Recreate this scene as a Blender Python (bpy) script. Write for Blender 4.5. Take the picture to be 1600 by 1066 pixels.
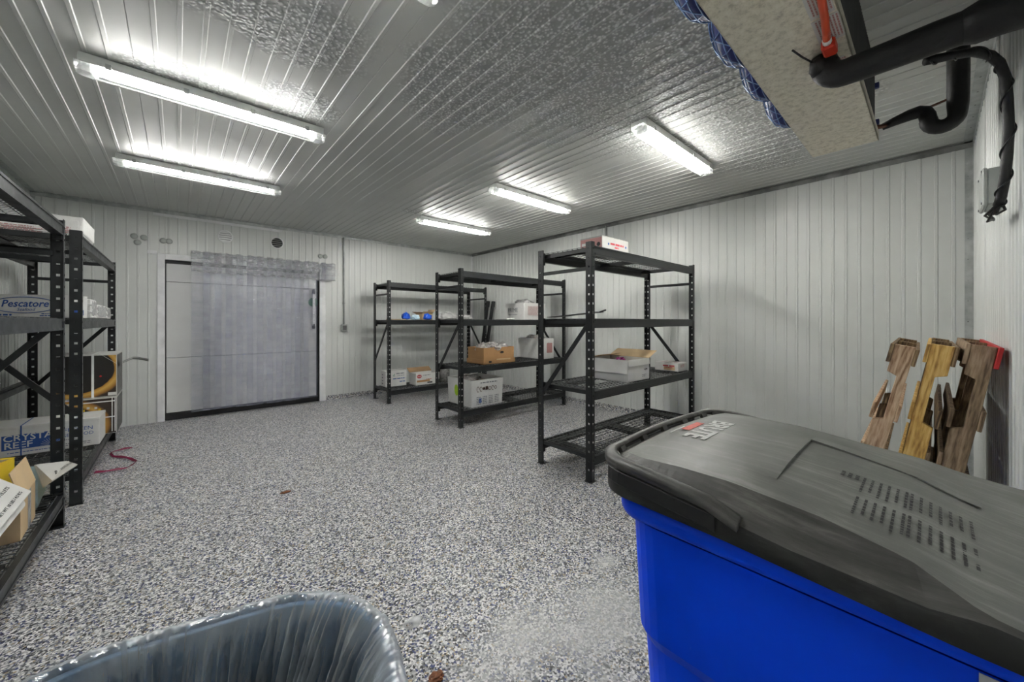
import bpy, bmesh, math, random
from mathutils import Vector, Matrix, noise, Euler
for o in list(bpy.data.objects): bpy.data.objects.remove(o)
C = bpy.context.scene.collection
SC = bpy.context.scene
R = math.radians
RNG = random.Random(7)

# ------------------------------------------------------------------ camera, world, exposure
cam = bpy.data.cameras.new('camera'); cam_o = bpy.data.objects.new('camera', cam); C.objects.link(cam_o)
cam_o.location = (0, 0, 1.324); cam_o.rotation_euler = (R(90), 0, R(48.352 - 90))
cam.sensor_fit = 'HORIZONTAL'; cam.sensor_width = 36; cam.lens = 587 / 1600 * 36
cam.shift_y = -31 / 1600; cam.clip_start = 0.02
SC.camera = cam_o
w = bpy.data.worlds.new('world'); SC.world = w; w.use_nodes = True
w.node_tree.nodes['Background'].inputs[0].default_value = (0.75, 0.82, 0.9, 1)
w.node_tree.nodes['Background'].inputs[1].default_value = 0.05
SC.view_settings.view_transform = 'Standard'; SC.view_settings.look = 'None'
SC.view_settings.gamma = 1; SC.view_settings.use_curve_mapping = False
SC.view_settings.exposure = 1.6
TUBE = 33.0        # strength of the fluorescent tubes

# ------------------------------------------------------------------ helpers
def new_mat(name):
    m = bpy.data.materials.new(name); m.use_nodes = True
    nt = m.node_tree; b = nt.nodes['Principled BSDF']
    return m, nt, b
def node(nt, t, **kw):
    n = nt.nodes.new(t)
    for k, v in kw.items(): setattr(n, k, v)
    return n
def ramp(nt, fac, stops, interp='LINEAR'):
    r = node(nt, 'ShaderNodeValToRGB'); cr = r.color_ramp; cr.interpolation = interp
    while len(cr.elements) < len(stops): cr.elements.new(0.5)
    for e, (p, c) in zip(cr.elements, stops):
        e.position = p; e.color = (*c, 1) if len(c) == 3 else c
    nt.links.new(fac, r.inputs[0]); return r
def pm(name, col, rough=0.5, metal=0.0, var=0.12, scale=8, bump=0.0, bscale=60, spec=0.5, coat=0.0):
    m, nt, b = new_mat(name); L = nt.links
    tc = node(nt, 'ShaderNodeTexCoord')
    n = node(nt, 'ShaderNodeTexNoise'); n.inputs['Scale'].default_value = scale; n.inputs['Detail'].default_value = 5
    L.new(tc.outputs['Object'], n.inputs['Vector'])
    lo = tuple(c * (1 - var) for c in col); hi = tuple(min(1, c * (1 + var)) for c in col)
    r = ramp(nt, n.outputs['Fac'], [(0.3, lo), (0.7, hi)])
    L.new(r.outputs[0], b.inputs['Base Color'])
    rr = ramp(nt, n.outputs['Fac'], [(0.3, (max(0, rough - .07),) * 3), (0.7, (min(1, rough + .07),) * 3)])
    L.new(rr.outputs[0], b.inputs['Roughness'])
    b.inputs['Metallic'].default_value = metal
    b.inputs['Specular IOR Level'].default_value = spec
    b.inputs['Coat Weight'].default_value = coat
    if bump:
        n2 = node(nt, 'ShaderNodeTexNoise'); n2.inputs['Scale'].default_value = bscale; n2.inputs['Detail'].default_value = 3
        L.new(tc.outputs['Object'], n2.inputs['Vector'])
        bp = node(nt, 'ShaderNodeBump'); bp.inputs['Strength'].default_value = bump; bp.inputs['Distance'].default_value = 0.01
        L.new(n2.outputs['Fac'], bp.inputs['Height']); L.new(bp.outputs[0], b.inputs['Normal'])
    return m
def emit(name, col, s):
    m, nt, b = new_mat(name)
    b.inputs['Emission Color'].default_value = (*col, 1); b.inputs['Emission Strength'].default_value = s
    b.inputs['Base Color'].default_value = (*col, 1)
    return m
def film(name, col, alpha, rough=0.15, spec=0.5, var=0.3, scale=14, bump=0.0, stretch=(1, 1, 1), gloss=.3, rnd=False, edge=0.0):
    """thin clear plastic: a partly transparent diffuse body under a glossy skin"""
    m, nt, b = new_mat(name); L = nt.links; out = nt.nodes['Material Output']; nt.nodes.remove(b)
    tc = node(nt, 'ShaderNodeTexCoord'); mp = node(nt, 'ShaderNodeMapping'); mp.inputs['Scale'].default_value = stretch
    L.new(tc.outputs['Object'], mp.inputs['Vector'])
    n = node(nt, 'ShaderNodeTexNoise', noise_dimensions='4D'); n.inputs['Scale'].default_value = scale; n.inputs['Detail'].default_value = 5
    L.new(mp.outputs[0], n.inputs['Vector'])
    if rnd:
        oi = node(nt, 'ShaderNodeObjectInfo'); mm = node(nt, 'ShaderNodeMath', operation='MULTIPLY'); L.new(oi.outputs['Random'], mm.inputs[0]); mm.inputs[1].default_value = 40; L.new(mm.outputs[0], n.inputs['W'])
    a = ramp(nt, n.outputs['Fac'], [(0.3, (alpha * (1 - var),) * 3), (0.7, (min(1, alpha * (1 + var)),) * 3)])
    fac = a.outputs[0]
    if edge:
        lw0 = node(nt, 'ShaderNodeLayerWeight'); lw0.inputs['Blend'].default_value = .4
        ad = node(nt, 'ShaderNodeMath', operation='MULTIPLY_ADD'); L.new(lw0.outputs['Facing'], ad.inputs[0]); ad.inputs[1].default_value = edge; L.new(fac, ad.inputs[2]); ad.use_clamp = True; fac = ad.outputs[0]
    tr = node(nt, 'ShaderNodeBsdfTransparent'); df = node(nt, 'ShaderNodeBsdfDiffuse'); df.inputs['Color'].default_value = (*col, 1)
    tl = node(nt, 'ShaderNodeBsdfTranslucent'); tl.inputs['Color'].default_value = (*col, 1)
    md = node(nt, 'ShaderNodeMixShader'); md.inputs[0].default_value = .35; L.new(df.outputs[0], md.inputs[1]); L.new(tl.outputs[0], md.inputs[2])
    m1 = node(nt, 'ShaderNodeMixShader'); L.new(fac, m1.inputs[0]); L.new(tr.outputs[0], m1.inputs[1]); L.new(md.outputs[0], m1.inputs[2])
    gl = node(nt, 'ShaderNodeBsdfGlossy'); gl.inputs['Roughness'].default_value = rough; gl.inputs['Color'].default_value = (1, 1, 1, 1)
    lw = node(nt, 'ShaderNodeLayerWeight'); lw.inputs['Blend'].default_value = gloss
    m2 = node(nt, 'ShaderNodeMixShader'); L.new(lw.outputs['Fresnel'], m2.inputs[0]); L.new(m1.outputs[0], m2.inputs[1]); L.new(gl.outputs[0], m2.inputs[2])
    if bump:
        bp = node(nt, 'ShaderNodeBump'); bp.inputs['Strength'].default_value = bump; bp.inputs['Distance'].default_value = 0.02
        L.new(n.outputs['Fac'], bp.inputs['Height'])
        for q in (gl, lw, df): L.new(bp.outputs[0], q.inputs['Normal'])
    L.new(m2.outputs[0], out.inputs['Surface'])
    return m

class MB:
    def __init__(s): s.v = []; s.f = []
    def add(s, vs, fs):
        k = len(s.v); s.v += [tuple(p) for p in vs]; s.f += [tuple(i + k for i in q) for q in fs]; return s
    def box(s, x0, x1, y0, y1, z0, z1, mt=None):
        vs = [(x, y, z) for x in (x0, x1) for y in (y0, y1) for z in (z0, z1)]
        if mt is not None: vs = [mt @ Vector(p) for p in vs]
        return s.add(vs, [(0, 1, 3, 2), (4, 6, 7, 5), (0, 4, 5, 1), (2, 3, 7, 6), (0, 2, 6, 4), (1, 5, 7, 3)])
    def bar(s, a, b, wd, th, up=(0, 0, 1)):
        a, b = Vector(a), Vector(b); d = (b - a).normalized(); up = Vector(up)
        if abs(d.dot(up)) > .95: up = Vector((1, 0, 0))
        x = d.cross(up).normalized() * wd / 2; y = x.cross(d).normalized() * th / 2
        vs = [p + i * x + j * y for p in (a, b) for i, j in ((-1, -1), (1, -1), (1, 1), (-1, 1))]
        return s.add(vs, [(3, 2, 1, 0), (4, 5, 6, 7), (0, 1, 5, 4), (1, 2, 6, 5), (2, 3, 7, 6), (3, 0, 4, 7)])
    def tube(s, pts, r, n=10, cap=True):
        pts = [Vector(p) for p in pts]; k = len(s.v); m = len(pts); rs = r if isinstance(r, (list, tuple)) else [r] * m
        prev = None
        for i, p in enumerate(pts):
            d = (pts[min(i + 1, m - 1)] - pts[max(i - 1, 0)]).normalized()
            if prev is None:
                prev = d.orthogonal().normalized()
            prev = (prev - d * prev.dot(d)).normalized(); q = d.cross(prev)
            for j in range(n):
                a = 2 * math.pi * j / n
                s.v.append(tuple(p + rs[i] * (math.cos(a) * prev + math.sin(a) * q)))
        for i in range(m - 1):
            for j in range(n):
                s.f.append((k + i * n + j, k + i * n + (j + 1) % n, k + (i + 1) * n + (j + 1) % n, k + (i + 1) * n + j))
        if cap:
            s.f.append(tuple(k + j for j in range(n))[::-1]); s.f.append(tuple(k + (m - 1) * n + j for j in range(n)))
        return s
    def loft(s, rings, closed=True, cap0=False, cap1=False):
        k = len(s.v); n = len(rings[0])
        for r in rings: s.v += [tuple(p) for p in r]
        for i in range(len(rings) - 1):
            for j in range(n if closed else n - 1):
                a = k + i * n + j; b = k + i * n + (j + 1) % n
                s.f.append((a, b, b + n, a + n))
        if cap0: s.f.append(tuple(k + j for j in range(n))[::-1])
        if cap1: s.f.append(tuple(k + (len(rings) - 1) * n + j for j in range(n)))
        return s
    def mesh(s, name, smooth=False):
        me = bpy.data.meshes.new(name); me.from_pydata(s.v, [], s.f); me.validate()
        bm = bmesh.new(); bm.from_mesh(me); bmesh.ops.recalc_face_normals(bm, faces=bm.faces); bm.to_mesh(me); bm.free()
        if smooth: me.polygons.foreach_set('use_smooth', [True] * len(me.polygons))
        return me
    def build(s, name, mat, parent=None, smooth=False, bevel=0, seg=1, loc=None, rot=None):
        return put(name, s.mesh(name, smooth), mat, parent, bevel, seg, loc, rot)
def put(name, me, mat, parent=None, bevel=0, seg=1, loc=None, rot=None):
    o = bpy.data.objects.new(name, me); C.objects.link(o)
    if mat and not me.materials: me.materials.append(mat)
    if parent: o.parent = parent
    if loc: o.location = loc
    if rot: o.rotation_euler = rot
    if bevel:
        b = o.modifiers.new('bevel', 'BEVEL'); b.width = bevel; b.segments = seg; b.limit_method = 'ANGLE'; b.angle_limit = R(40)
    return o
def box(name, ext, mat, parent=None, bevel=0.0, seg=1, loc=None, rot=None):
    return MB().box(*ext).build(name, mat, parent, False, bevel, seg, loc, rot)
def tag(o, label=None, cat=None, group=None, kind=None):
    if label: o['label'] = label
    if cat: o['category'] = cat
    if group: o['group'] = group
    if kind: o['kind'] = kind
    return o
def thing(name, label, cat, loc=(0, 0, 0), rotz=0, group=None, rot=None):
    o = bpy.data.objects.new(name, None); C.objects.link(o); o.empty_display_size = .1
    o.location = loc; o.rotation_euler = rot or (0, 0, rotz)
    return tag(o, label, cat, group)
def text_mesh(body, size, extrude=0.0004, align='CENTER', bold=0.0, space=1.0, shear=0.0):
    cu = bpy.data.curves.new('lettering', 'FONT'); cu.body = body; cu.size = size; cu.extrude = extrude
    cu.align_x = align; cu.align_y = 'CENTER'; cu.offset = bold; cu.space_character = space; cu.shear = shear
    cu.resolution_u = 2
    o = bpy.data.objects.new('tmp', cu); C.objects.link(o)
    dg = bpy.context.evaluated_depsgraph_get()
    me = bpy.data.meshes.new_from_object(o.evaluated_get(dg)); me.name = 'lettering'; me.materials.clear()
    bpy.data.objects.remove(o); bpy.data.curves.remove(cu)
    return me
FACE = {'front': (R(90), 0, 0), 'left': (R(90), 0, R(-90)), 'right': (R(90), 0, R(90)), 'top': (0, 0, 0), 'back': (R(90), 0, R(180))}
def letters(parent, body, size, pos, face, mat, name='lettering', **kw):
    rot = FACE[face] if isinstance(face, str) else face
    return put(name, text_mesh(body, size, **kw), mat, parent, loc=pos, rot=rot)
def squiggle(parent, mat, pos, face, wd, ht, n, seed, r=0.0025, name='handwriting'):
    """felt pen strokes on a face: flat looping ribbon in the local XY plane"""
    g = random.Random(seed); m = MB(); x = -wd / 2
    for i in range(n):
        cw = wd / n; pts = []
        k = g.choice((0, 1, 2)); h = ht * g.uniform(.6, 1)
        for t in range(9):
            a = t / 8 * 2 * math.pi * (.85 if k else 1)
            if k == 2: pts.append((x + cw * t / 8 * .8, h * (.5 if t % 2 else -.3) * g.uniform(.7, 1), 0))
            else: pts.append((x + cw * .4 + cw * .38 * math.cos(a), h * .5 * math.sin(a) * (1 if k else .7), 0))
        for a, b in zip(pts, pts[1:]): m.bar(a, b, r * 2, .0006)
        x += cw
    return m.build(name, mat, parent, loc=pos, rot=FACE[face])
def dashes(parent, mat, pos, rot, rows, name='small_print'):
    """rows of tiny illegible print: rows = [(x, y, length, height)] in the local plane"""
    m = MB(); g = random.Random(len(rows))
    for (x, y, l, h) in rows:
        t = 0
        while t < l:
            q = min(g.uniform(1.2, 4) * h, l - t); m.box(x + t, x + t + q, y - h / 2, y + h / 2, 0, .0005); t += q + h * .7
    o = m.build(name, mat, parent, loc=pos, rot=FACE[rot] if isinstance(rot, str) else rot); o['kind'] = 'stuff'; return o
def blob(name, mat, parent, size, loc, seed=0, amp=.3, freq=3, sub=3, flat=True, rot=None, group=None):
    bm = bmesh.new(); bmesh.ops.create_icosphere(bm, subdivisions=sub, radius=1)
    off = Vector((seed * 3.7, seed * 1.3, seed * 2.1))
    for v in bm.verts:
        d = noise.fractal(v.co * freq + off, 1.0, 2.0, 3); r2 = noise.noise(v.co * freq * 2.6 + off * 2)
        p = v.co * (1 + amp * d + amp * .35 * abs(r2))
        if flat and p.z < 0: p.z *= .25
        v.co = Vector((p.x * size[0], p.y * size[1], p.z * size[2]))
    zmin = min(v.co.z for v in bm.verts)
    for v in bm.verts: v.co.z -= zmin
    me = bpy.data.meshes.new(name); bm.to_mesh(me); bm.free()
    me.polygons.foreach_set('use_smooth', [seed % 2 == 0] * len(me.polygons))
    return put(name, me, mat, parent, loc=loc, rot=rot)
def rrect(x0, x1, y0, y1, r, n=6):
    pts = []
    for cx, cy, a0 in ((x1 - r, y1 - r, 0), (x0 + r, y1 - r, 90), (x0 + r, y0 + r, 180), (x1 - r, y0 + r, 270)):
        for i in range(n + 1):
            a = R(a0 + 90 * i / n); pts.append((cx + r * math.cos(a), cy + r * math.sin(a)))
    return pts

# ------------------------------------------------------------------ materials
def panel_mat(name, col, rough, frost):
    m, nt, b = new_mat(name); L = nt.links
    geo = node(nt, 'ShaderNodeNewGeometry')
    n = node(nt, 'ShaderNodeTexNoise'); n.inputs['Scale'].default_value = 1.3; n.inputs['Detail'].default_value = 6
    L.new(geo.outputs['Position'], n.inputs['Vector'])
    r = ramp(nt, n.outputs['Fac'], [(.3, tuple(c * .9 for c in col)), (.7, col)])
    L.new(r.outputs[0], b.inputs['Base Color'])
    b.inputs['Roughness'].default_value = rough
    nb = node(nt, 'ShaderNodeTexNoise'); nb.inputs['Scale'].default_value = 9; nb.inputs['Detail'].default_value = 2
    L.new(geo.outputs['Position'], nb.inputs['Vector'])
    bp = node(nt, 'ShaderNodeBump'); bp.inputs['Strength'].default_value = .06; bp.inputs['Distance'].default_value = .02
    L.new(nb.outputs['Fac'], bp.inputs['Height'])
    last = bp
    if frost:
        # beads of frozen condensation: a patch in front of the cooler and small patches by the lamps
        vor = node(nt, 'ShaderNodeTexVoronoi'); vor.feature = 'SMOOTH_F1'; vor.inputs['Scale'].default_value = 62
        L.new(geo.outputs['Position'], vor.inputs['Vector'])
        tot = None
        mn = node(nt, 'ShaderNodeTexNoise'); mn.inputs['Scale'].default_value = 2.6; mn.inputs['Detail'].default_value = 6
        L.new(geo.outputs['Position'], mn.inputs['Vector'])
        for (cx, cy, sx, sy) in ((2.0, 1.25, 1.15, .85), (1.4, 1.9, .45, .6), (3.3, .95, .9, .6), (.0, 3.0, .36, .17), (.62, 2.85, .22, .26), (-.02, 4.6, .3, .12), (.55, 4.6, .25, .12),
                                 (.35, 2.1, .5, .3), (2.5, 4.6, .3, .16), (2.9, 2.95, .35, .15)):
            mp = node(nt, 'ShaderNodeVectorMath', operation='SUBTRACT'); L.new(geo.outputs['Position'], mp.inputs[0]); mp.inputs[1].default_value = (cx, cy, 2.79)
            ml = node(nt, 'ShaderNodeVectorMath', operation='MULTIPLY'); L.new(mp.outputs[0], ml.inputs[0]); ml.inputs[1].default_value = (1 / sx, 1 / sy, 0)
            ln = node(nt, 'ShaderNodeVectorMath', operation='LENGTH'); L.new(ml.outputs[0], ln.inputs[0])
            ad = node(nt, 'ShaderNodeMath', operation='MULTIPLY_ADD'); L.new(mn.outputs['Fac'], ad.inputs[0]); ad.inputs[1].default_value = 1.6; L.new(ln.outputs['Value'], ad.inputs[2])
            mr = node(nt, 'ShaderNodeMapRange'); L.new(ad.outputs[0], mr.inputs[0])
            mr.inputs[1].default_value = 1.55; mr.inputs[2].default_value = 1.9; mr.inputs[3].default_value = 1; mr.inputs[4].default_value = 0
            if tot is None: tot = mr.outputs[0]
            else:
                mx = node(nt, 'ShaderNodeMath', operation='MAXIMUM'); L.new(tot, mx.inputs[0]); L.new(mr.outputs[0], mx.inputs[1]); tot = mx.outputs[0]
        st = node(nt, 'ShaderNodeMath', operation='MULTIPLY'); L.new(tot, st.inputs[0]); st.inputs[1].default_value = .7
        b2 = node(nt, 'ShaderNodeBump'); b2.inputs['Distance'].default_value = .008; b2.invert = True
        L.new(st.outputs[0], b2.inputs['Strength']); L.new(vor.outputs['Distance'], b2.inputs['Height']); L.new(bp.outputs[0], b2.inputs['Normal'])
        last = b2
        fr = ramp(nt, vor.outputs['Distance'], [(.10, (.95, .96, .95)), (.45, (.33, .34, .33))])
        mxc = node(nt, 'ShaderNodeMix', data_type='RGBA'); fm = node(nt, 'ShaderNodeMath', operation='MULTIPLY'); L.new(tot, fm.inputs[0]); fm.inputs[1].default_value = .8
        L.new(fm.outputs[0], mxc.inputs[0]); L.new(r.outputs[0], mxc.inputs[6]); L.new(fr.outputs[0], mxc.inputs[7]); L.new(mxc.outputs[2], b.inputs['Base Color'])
    L.new(last.outputs[0], b.inputs['Normal'])
    return m
M = {}
M['wall'] = panel_mat('wall_panel', (.64, .66, .635), .36, False)
M['ceil'] = panel_mat('ceiling_panel', (.56, .57, .545), .46, True)
M['trim'] = pm('galvanised_trim', (.42, .44, .43), .42, .35, .25, 14)
M['dark_trim'] = pm('stained_metal_trim', (.20, .205, .195), .5, .25, .45, 7)
M['white_trim'] = pm('white_trim', (.72, .73, .73), .45)
M['door'] = pm('door_skin', (.56, .57, .56), .4, 0, .05, 3)
M['black'] = pm('black_rubber', (.008, .008, .009), .55)
M['seam'] = pm('seam_grey', (.12, .12, .12), .6)
M['rack'] = pm('rack_black', (.012, .014, .015), .38, 0.0, .35, 12, spec=.5)
M['wire'] = pm('wire_black', (.10, .105, .105), .30, 0.3, .3, 20)
M['white'] = pm('white_board', (.60, .60, .58), .6, 0, .06, 9)
M['dull_white'] = pm('dull_white_board', (.40, .40, .385), .7, 0, .06, 9)
M['foam'] = pm('white_foam', (.66, .66, .64), .75, 0, .05, 30, .15, 200)
M['kraft'] = pm('kraft_board', (.36, .20, .085), .75, 0, .12, 6)
M['kraft_in'] = pm('kraft_inside', (.27, .17, .09), .85, 0, .15, 6)
M['tan'] = pm('tan_board', (.52, .38, .22), .7, 0, .1, 6)
M['ink_blue'] = pm('blue_ink', (.015, .07, .28), .5)
M['ink_black'] = pm('black_ink', (.02, .02, .022), .6)
M['ink_grey'] = pm('grey_ink', (.16, .17, .19), .6)
M['ink_red'] = pm('red_ink', (.42, .04, .05), .6)
M['ink_pink'] = pm('faded_red_ink', (.42, .21, .20), .6)
M['ink_green'] = pm('green_ink', (.02, .22, .12), .5)
M['lime'] = pm('lime_sticker', (.38, .60, .03), .5)
M['yellow'] = pm('yellow_print', (.72, .50, .02), .5)
M['blue_bag'] = pm('blue_plastic', (.01, .08, .50), .3)
M['cyan_bag'] = pm('pale_blue_plastic', (.42, .58, .66), .3)
M['purple'] = pm('purple_plastic', (.16, .01, .09), .28, 0, .5, 30)
M['meat'] = pm('packed_goods', (.34, .21, .15), .45, 0, .6, 22)
M['tape'] = film('clear_tape', (.8, .75, .65), .45, .2)
M['bag'] = film('white_plastic_bag', (.78, .78, .77), .82, .25, var=.15, bump=.4)
M['crinkle'] = film('crinkled_plastic', (.8, .79, .78), .62, .15, var=.5, scale=25, bump=.7)
M['bin_blue'] = pm('blue_bin_plastic', (.0, .066, .88), .45, 0, .10, 5, .05, 30, spec=.18)
M['lid'] = None
M['hose'] = pm('black_insulation', (.008, .008, .009), .55, 0, .3, 25, .25, 40)
M['orange'] = pm('orange_heater_cable', (.62, .06, .01), .4)
M['red_tape'] = pm('red_connector', (.50, .03, .01), .4)
M['fan_blue'] = pm('fan_blue', (.004, .014, .11), .5)
M['fan_wire'] = pm('fan_guard_wire', (.10, .17, .34), .4, .2)
M['copper'] = pm('copper', (.12, .055, .035), .5, .6)
M['box_grey'] = pm('grey_plastic_box', (.36, .38, .36), .5)
M['green_disc'] = pm('green_disc', (.015, .14, .06), .5)
M['tube'] = emit('lit_tube', (1.0, .985, .95), TUBE * .88); M['tube_strong'] = emit('strong_lit_tube', (1.0, .99, .965), TUBE * 1.3)
M['dead_tube'] = pm('dead_tube', (.62, .68, .63), .25)
M['lamp_body'] = pm('lamp_body', (.72, .74, .72), .45)
M['lamp_end'] = film('lamp_end_clear', (.8, .82, .82), .45, .15, scale=40)
M['diffuser'] = film('lamp_diffuser', (.85, .9, .88), .015, .12, var=.2, gloss=.2)
M['strip'] = None
M['ribbon'] = pm('red_ribbon', (.22, .015, .06), .4)
M['rust'] = pm('brown_scrap', (.17, .06, .02), .7, 0, .4, 60)
M['ice'] = film('ice_film', (.80, .82, .83), .68, .25, var=.9, scale=18, bump=.3)
M['red_paint'] = pm('red_paint', (.42, .012, .012), .5)
M['hand'] = pm('pan_photo', (.05, .04, .03), .5)
M['pan_side'] = pm('dark_photo_print', (.03, .026, .02), .35, 0, .9, 25)

def floor_mat():
    m, nt, b = new_mat('flake_epoxy'); L = nt.links
    geo = node(nt, 'ShaderNodeNewGeometry')
    v = node(nt, 'ShaderNodeTexVoronoi'); v.inputs['Scale'].default_value = 135; v.inputs['Randomness'].default_value = 1
    L.new(geo.outputs['Position'], v.inputs['Vector'])
    sp = node(nt, 'ShaderNodeSeparateColor'); L.new(v.outputs['Color'], sp.inputs[0])
    r = ramp(nt, sp.outputs[0], [(0, (.010, .011, .013)), (.15, (.02, .035, .13)), (.24, (.10, .105, .12)), (.38, (.27, .275, .275)),
                                 (.53, (.42, .42, .42)), (.70, (.72, .715, .70)), (.86, (.33, .26, .16)), (.91, (.58, .58, .59))], 'CONSTANT')
    # worn, frosty smears on the walkway
    n = node(nt, 'ShaderNodeTexNoise'); n.inputs['Scale'].default_value = 3.5; n.inputs['Detail'].default_value = 8; n.inputs['Roughness'].default_value = .65
    L.new(geo.outputs['Position'], n.inputs['Vector'])
    tot = None
    for (cx, cy, sx, sy) in ((1.38, .98, .36, .3), (1.05, 1.15, .3, .2), (1.74, 1.2, .12, .08)):
        mp = node(nt, 'ShaderNodeVectorMath', operation='SUBTRACT'); L.new(geo.outputs['Position'], mp.inputs[0]); mp.inputs[1].default_value = (cx, cy, 0)
        ml = node(nt, 'ShaderNodeVectorMath', operation='MULTIPLY'); L.new(mp.outputs[0], ml.inputs[0]); ml.inputs[1].default_value = (1 / sx, 1 / sy, 0)
        ln = node(nt, 'ShaderNodeVectorMath', operation='LENGTH'); L.new(ml.outputs[0], ln.inputs[0])
        ad = node(nt, 'ShaderNodeMath', operation='MULTIPLY_ADD'); L.new(n.outputs['Fac'], ad.inputs[0]); ad.inputs[1].default_value = 2.6; L.new(ln.outputs['Value'], ad.inputs[2])
        mr = node(nt, 'ShaderNodeMapRange'); L.new(ad.outputs[0], mr.inputs[0]); mr.inputs[1].default_value = 1.5; mr.inputs[2].default_value = 2.4; mr.inputs[3].default_value = .62; mr.inputs[4].default_value = 0
        if tot is None: tot = mr.outputs[0]
        else:
            mx = node(nt, 'ShaderNodeMath', operation='MAXIMUM'); L.new(tot, mx.inputs[0]); L.new(mr.outputs[0], mx.inputs[1]); tot = mx.outputs[0]
    mix = node(nt, 'ShaderNodeMix', data_type='RGBA'); L.new(tot, mix.inputs[0]); L.new(r.outputs[0], mix.inputs[6]); mix.inputs[7].default_value = (.5, .51, .5, 1)
    L.new(mix.outputs[2], b.inputs['Base Color']); b.inputs['Roughness'].default_value = .42
    bp = node(nt, 'ShaderNodeBump'); bp.inputs['Strength'].default_value = .25; bp.inputs['Distance'].default_value = .003
    L.new(sp.outputs[1], bp.inputs['Height']); L.new(bp.outputs[0], b.inputs['Normal'])
    return m
M['floor'] = floor_mat()

M['strip'] = film('clear_vinyl', (.44, .47, .62), .22, .035, var=.5, scale=1.8, bump=.5, stretch=(3, 3, 9), gloss=.36, rnd=True)
M['fold'] = film('wrinkled_vinyl', (.62, .64, .68), .22, .05, var=.9, scale=5, bump=1.0, stretch=(3, 3, 7), gloss=.45, rnd=True)

def lid_mat(name, c0, c1, c2, r0, r1):
    m, nt, b = new_mat(name); L = nt.links
    tc = node(nt, 'ShaderNodeTexCoord'); mp = node(nt, 'ShaderNodeMapping'); mp.inputs['Scale'].default_value = (18, 1.6, 4); mp.inputs['Rotation'].default_value = (0, 0, R(-62))
    L.new(tc.outputs['Object'], mp.inputs['Vector'])
    n = node(nt, 'ShaderNodeTexNoise'); n.inputs['Scale'].default_value = 3.2; n.inputs['Detail'].default_value = 10; n.inputs['Roughness'].default_value = .75
    L.new(mp.outputs[0], n.inputs['Vector'])
    n2 = node(nt, 'ShaderNodeTexNoise'); n2.inputs['Scale'].default_value = 9; n2.inputs['Detail'].default_value = 7; L.new(tc.outputs['Object'], n2.inputs['Vector'])
    mx = node(nt, 'ShaderNodeMath', operation='MULTIPLY_ADD'); L.new(n2.outputs['Fac'], mx.inputs[0]); mx.inputs[1].default_value = .5; L.new(n.outputs['Fac'], mx.inputs[2])
    r = ramp(nt, mx.outputs[0], [(.50, c0), (.75, c1), (.98, c2)])
    L.new(r.outputs[0], b.inputs['Base Color'])
    q = ramp(nt, n.outputs['Fac'], [(.3, (r0,) * 3), (.7, (r1,) * 3)])
    L.new(q.outputs[0], b.inputs['Roughness'])
    bp = node(nt, 'ShaderNodeBump'); bp.inputs['Strength'].default_value = .15; bp.inputs['Distance'].default_value = .004
    L.new(mx.outputs[0], bp.inputs['Height']); L.new(bp.outputs[0], b.inputs['Normal'])
    return m
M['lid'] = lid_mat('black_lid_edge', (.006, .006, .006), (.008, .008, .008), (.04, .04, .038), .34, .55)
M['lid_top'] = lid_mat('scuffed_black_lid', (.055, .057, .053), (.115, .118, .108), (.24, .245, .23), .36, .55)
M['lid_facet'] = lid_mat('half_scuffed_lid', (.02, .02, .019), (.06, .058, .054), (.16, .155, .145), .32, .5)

def wood_mat(name, dark, mid, light, seed):
    m, nt, b = new_mat(name); L = nt.links
    tc = node(nt, 'ShaderNodeTexCoord'); mp = node(nt, 'ShaderNodeMapping'); mp.inputs['Scale'].default_value = (9, 9, 1.1); mp.inputs['Location'].default_value = (seed, seed * 2, seed)
    L.new(tc.outputs['Object'], mp.inputs['Vector'])
    d = node(nt, 'ShaderNodeTexNoise'); d.inputs['Scale'].default_value = 1.1; d.inputs['Detail'].default_value = 2; L.new(mp.outputs[0], d.inputs['Vector'])
    wv = node(nt, 'ShaderNodeMath', operation='MULTIPLY'); L.new(d.outputs['Fac'], wv.inputs[0]); wv.inputs[1].default_value = 55
    sn = node(nt, 'ShaderNodeMath', operation='SINE'); L.new(wv.outputs[0], sn.inputs[0])
    f = node(nt, 'ShaderNodeTexNoise'); f.inputs['Scale'].default_value = 14; f.inputs['Detail'].default_value = 6; L.new(mp.outputs[0], f.inputs['Vector'])
    ad = node(nt, 'ShaderNodeMath', operation='MULTIPLY_ADD'); L.new(sn.outputs[0], ad.inputs[0]); ad.inputs[1].default_value = .13; L.new(f.outputs['Fac'], ad.inputs[2])
    r = ramp(nt, ad.outputs[0], [(.25, dark), (.5, mid), (.72, light)])
    L.new(r.outputs[0], b.inputs['Base Color']); b.inputs['Roughness'].default_value = .7
    bp = node(nt, 'ShaderNodeBump'); bp.inputs['Strength'].default_value = .25; bp.inputs['Distance'].default_value = .004
    L.new(ad.outputs[0], bp.inputs['Height']); L.new(bp.outputs[0], b.inputs['Normal'])
    return m
M['wood_pink'] = wood_mat('pale_pallet_wood', (.22, .12, .06), (.47, .31, .19), (.62, .46, .31), 1)
M['wood_yellow'] = wood_mat('yellow_pallet_wood', (.30, .15, .035), (.58, .35, .09), (.70, .48, .17), 4)
M['wood_grey'] = wood_mat('weathered_pallet_wood', (.10, .065, .035), (.25, .17, .10), (.36, .26, .17), 9)
M['wood_dark'] = wood_mat('dark_pallet_wood', (.05, .03, .015), (.16, .10, .05), (.34, .24, .12), 13)

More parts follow.
